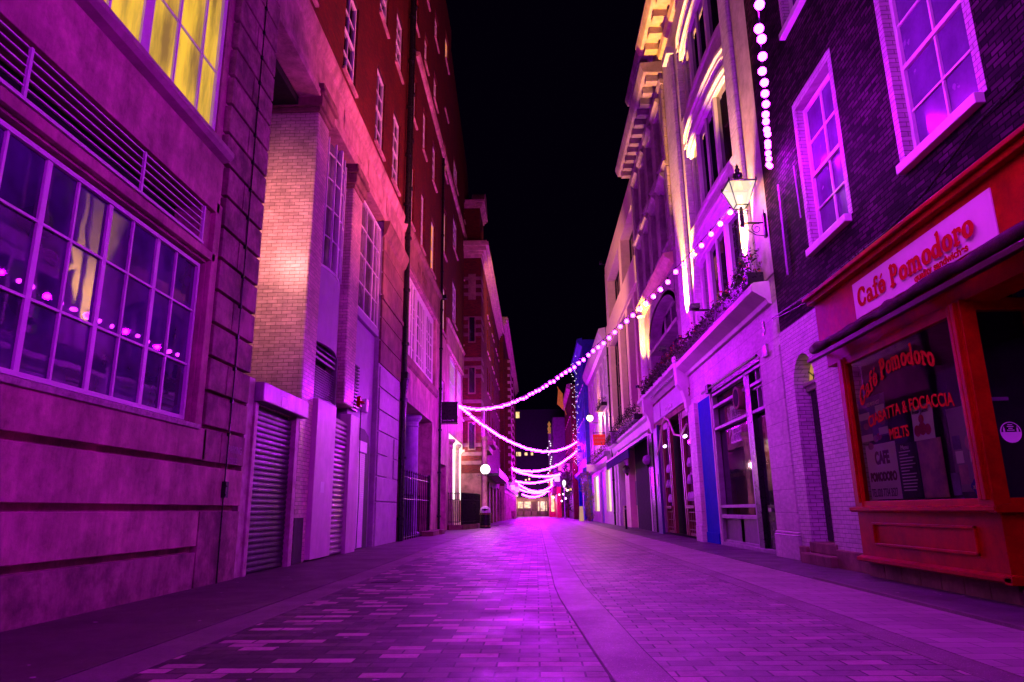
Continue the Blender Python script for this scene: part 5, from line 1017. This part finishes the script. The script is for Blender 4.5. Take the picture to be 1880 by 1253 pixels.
# recess floodlight, added unseen behind the stone corner, washing the glazed brick flank
fl = thing('fill lamp', 'small floodlight added unseen on the stone corner return, washing the glazed brick flank', 'fill lamp', (-6.6, 11.75, 7.4))
MB().box(-6.75, -6.45, 11.66, 11.8, 7.3, 7.5).box(-6.63, -6.57, 11.55, 11.7, 7.36, 7.44).build('housing', m_black, fl)
l = lamp('fill_beam', 'SPOT', (-6.45, 11.95, 7.5), 620, (1, .36, .30), .35, fl, spot_size=math.radians(125), spot_blend=.8); aim(l, (-6.2, 14.6, 7.0)); l.matrix_parent_inverse = Matrix.Translation(-Vector(fl.location))
# a twin of the wall lantern behind the viewer, on the same brick wall
# ------------------------------------------------------------------ festoon strings
m_bulb = lit('violet festoon bulb', (.60, .0145, 1), 58, 0)
def festoon(label, A, B, sag, n, r_, every, power, cap=100):
    A, B = Vector(A), Vector(B); t = thing('string_lights', label, 'string lights', tuple(A), 'festoon strings across the street')
    P = lambda s: A+(B-A)*s-Vector((0, 0, 4*sag*s*(1-s)))
    MB().tube([P(i/40)+Vector((0, 0, r_+.05)) for i in range(41)], .009, 5).build('cable', m_black, t)
    base = None; R_ = random.Random(n); caps = MB()
    for i in range(n):
        c = P((i+.6)/n)+Vector((0, R_.uniform(-.05, .05), R_.uniform(-.035, .035)))
        if base is None:
            base = MB().lathe((0, 0, 0), [(max(1e-4, r_*math.sin(math.pi*k/8)), -r_*math.cos(math.pi*k/8)) for k in range(9)], 12).build('bulb', m_bulb, t, smooth=True); o = base
        else: o = base.copy(); C.objects.link(o)
        o.parent = t; o.matrix_parent_inverse = Matrix.Identity(4); o.location = c-A
        if r_ < .11: caps.tube([c+Vector((0, 0, r_*.9)), c+Vector((0, 0, r_+.07))], .022, 6)
        if i % every == every//2: lamp('bulb_light', 'POINT', c, power*every, PURPLE, r_*1.12, t)
    if caps.v: caps.build('bulb_sockets', m_black, t)
    return t
k = BULBW
festoon('string of round violet bulbs rising steeply from the lantern corner over the viewer', (5.2, 13.62, 8.15), (-5, -14, 7.0), 1.6, 72, .058, 3, k*.82)
festoon('long string of violet bulbs from the lantern down to the black square sign', (5.0, 15.4, 8.15), (-4.95, 44.2, 7.75), 1.85, 68, .066, 3, k)
festoon('string of violet bulbs from the black square sign back to the blue building', (-4.95, 44.2, 7.75), (4.9, 80.3, 8.75), 1.95, 88, .10, 4, k)
PX = lambda px, py, Y: tuple(onY(px, py, Y))
festoon('lower string from the blue building crossing to the terrace bay', PX(1060, 828, 80), PX(921, 852, 76), 1.5, 40, .12, 5, k)
festoon('distant string from the terrace bay rising to the pub sign', PX(921, 852, 76), PX(1028, 871, 92), .75, 42, .13, 6, k)
festoon('distant nearly level string below the pub sign', PX(937, 881, 92), PX(1028, 872, 96), .75, 34, .13, 8, k)
festoon('distant deep string starting at the far terrace cornice', PX(945, 883, 98), PX(1015, 892, 102), 1.15, 30, .13, 8, k)
festoon('distant string low over the street before the lit shop', PX(953, 898, 106), PX(1010, 901, 108), .5, 28, .13, 8, k)
festoon('lowest and most distant string in front of the lit shop', PX(958, 908, 112), PX(1001, 906, 114), .5, 24, .13, 8, k)

# added opposite-side floods, no known source, that warm the concrete frame and the banded building
for x_, y_, z_, pw, tgt, lb in ((-4.9, 36.4, 12.75, 6000, (5.4, 42, 13.5), 'small floodlight added on the ledge over the stair windows'), (5.1, 47.5, 18.7, 10000, (-3.8, 58, 19), 'small floodlight added on the parapet of the concrete framed building')):
    t = thing('fill lamp', lb, 'fill lamp', (x_, y_, z_)); s_ = 1 if x_ < 0 else -1
    MB().box(x_-.1, x_+.1, y_-.14, y_+.14, z_-.12, z_+.08).box(x_-s_*.35, x_, y_-.02, y_+.02, z_-.2, z_-.12).build('housing', m_black, t)
    l = lamp('fill_beam', 'SPOT', (x_+s_*.14, y_, z_), pw, (1, .38, .24), .12, t, spot_size=math.radians(75), spot_blend=.8); l.rotation_euler = (Vector(tgt)-Vector((x_, y_, z_))).to_track_quat('-Z', 'Y').to_euler()
# far clutter: projecting signs and lit shop signs that crowd the end of the street
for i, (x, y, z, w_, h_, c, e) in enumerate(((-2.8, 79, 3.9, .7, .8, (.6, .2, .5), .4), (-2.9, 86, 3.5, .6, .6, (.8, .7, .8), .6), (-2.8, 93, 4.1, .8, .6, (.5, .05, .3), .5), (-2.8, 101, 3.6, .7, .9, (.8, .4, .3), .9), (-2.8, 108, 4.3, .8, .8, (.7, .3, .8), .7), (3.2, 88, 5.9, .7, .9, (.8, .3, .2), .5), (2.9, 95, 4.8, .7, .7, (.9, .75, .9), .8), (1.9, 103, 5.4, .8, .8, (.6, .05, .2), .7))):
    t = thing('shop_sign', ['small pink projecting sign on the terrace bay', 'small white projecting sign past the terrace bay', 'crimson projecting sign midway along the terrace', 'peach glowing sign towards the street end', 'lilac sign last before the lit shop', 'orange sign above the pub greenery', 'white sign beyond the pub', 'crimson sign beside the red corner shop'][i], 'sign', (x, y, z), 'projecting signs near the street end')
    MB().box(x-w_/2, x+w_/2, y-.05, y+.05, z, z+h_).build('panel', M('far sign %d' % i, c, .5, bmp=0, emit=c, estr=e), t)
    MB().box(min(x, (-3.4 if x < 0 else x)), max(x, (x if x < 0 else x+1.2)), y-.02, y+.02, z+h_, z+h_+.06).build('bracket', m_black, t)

lt = MB(); R_ = random.Random(21)
for i in range(90):
    x = R_.choice((R_.uniform(-4.9, -3.3), R_.uniform(4.2, 5.1), R_.uniform(-2.6, 2.6))); y = R_.uniform(4.5, 26); s_ = R_.uniform(.006, .022); z = .036 if x > 4 and y < 11 else .013 if abs(x) > 3.2 else .012
    a = R_.uniform(0, 3); lt.prism([(x+s_*math.cos(a+q)*(1+.6*(q > 3)), y+s_*math.sin(a+q), z) for q in (0, 1.3, 2.9, 4.4)], (0, 0, .003))
o = lt.build('litter', M('pale scraps', (.5, .4, .42), .8, bmp=0)); tag(o, 'tiny pale scraps and cigarette ends scattered over the paving', 'litter', kind='stuff')
tag(MB().lathe((-5.02, 19.35, 4.1), [(.001, -.02), (.13, 0), (.13, .05), (.001, .09)], 14).box(-5.1, -5.0, 19.25, 19.45, 4.0, 4.3).build('alarm_bell', m_red), 'small red bell box beside the white alarm box', 'alarm box', 'alarm boxes')
tag(MB().box(-4.985, -4.978, 15.9, 16.2, 1.5, 1.75).build('notice', m_white), 'small pale notice stuck on the tall white boxed panel', 'notice')
tag(MB().tube([(-4.97, 19.32, 0.1), (-4.96, 19.36, 1.5), (-4.97, 19.3, 2.6), (-5.0, 19.35, 3.9)], .014, 6).build('cable', m_black), 'dangling black cable beside the narrow pale shutter', 'cable')
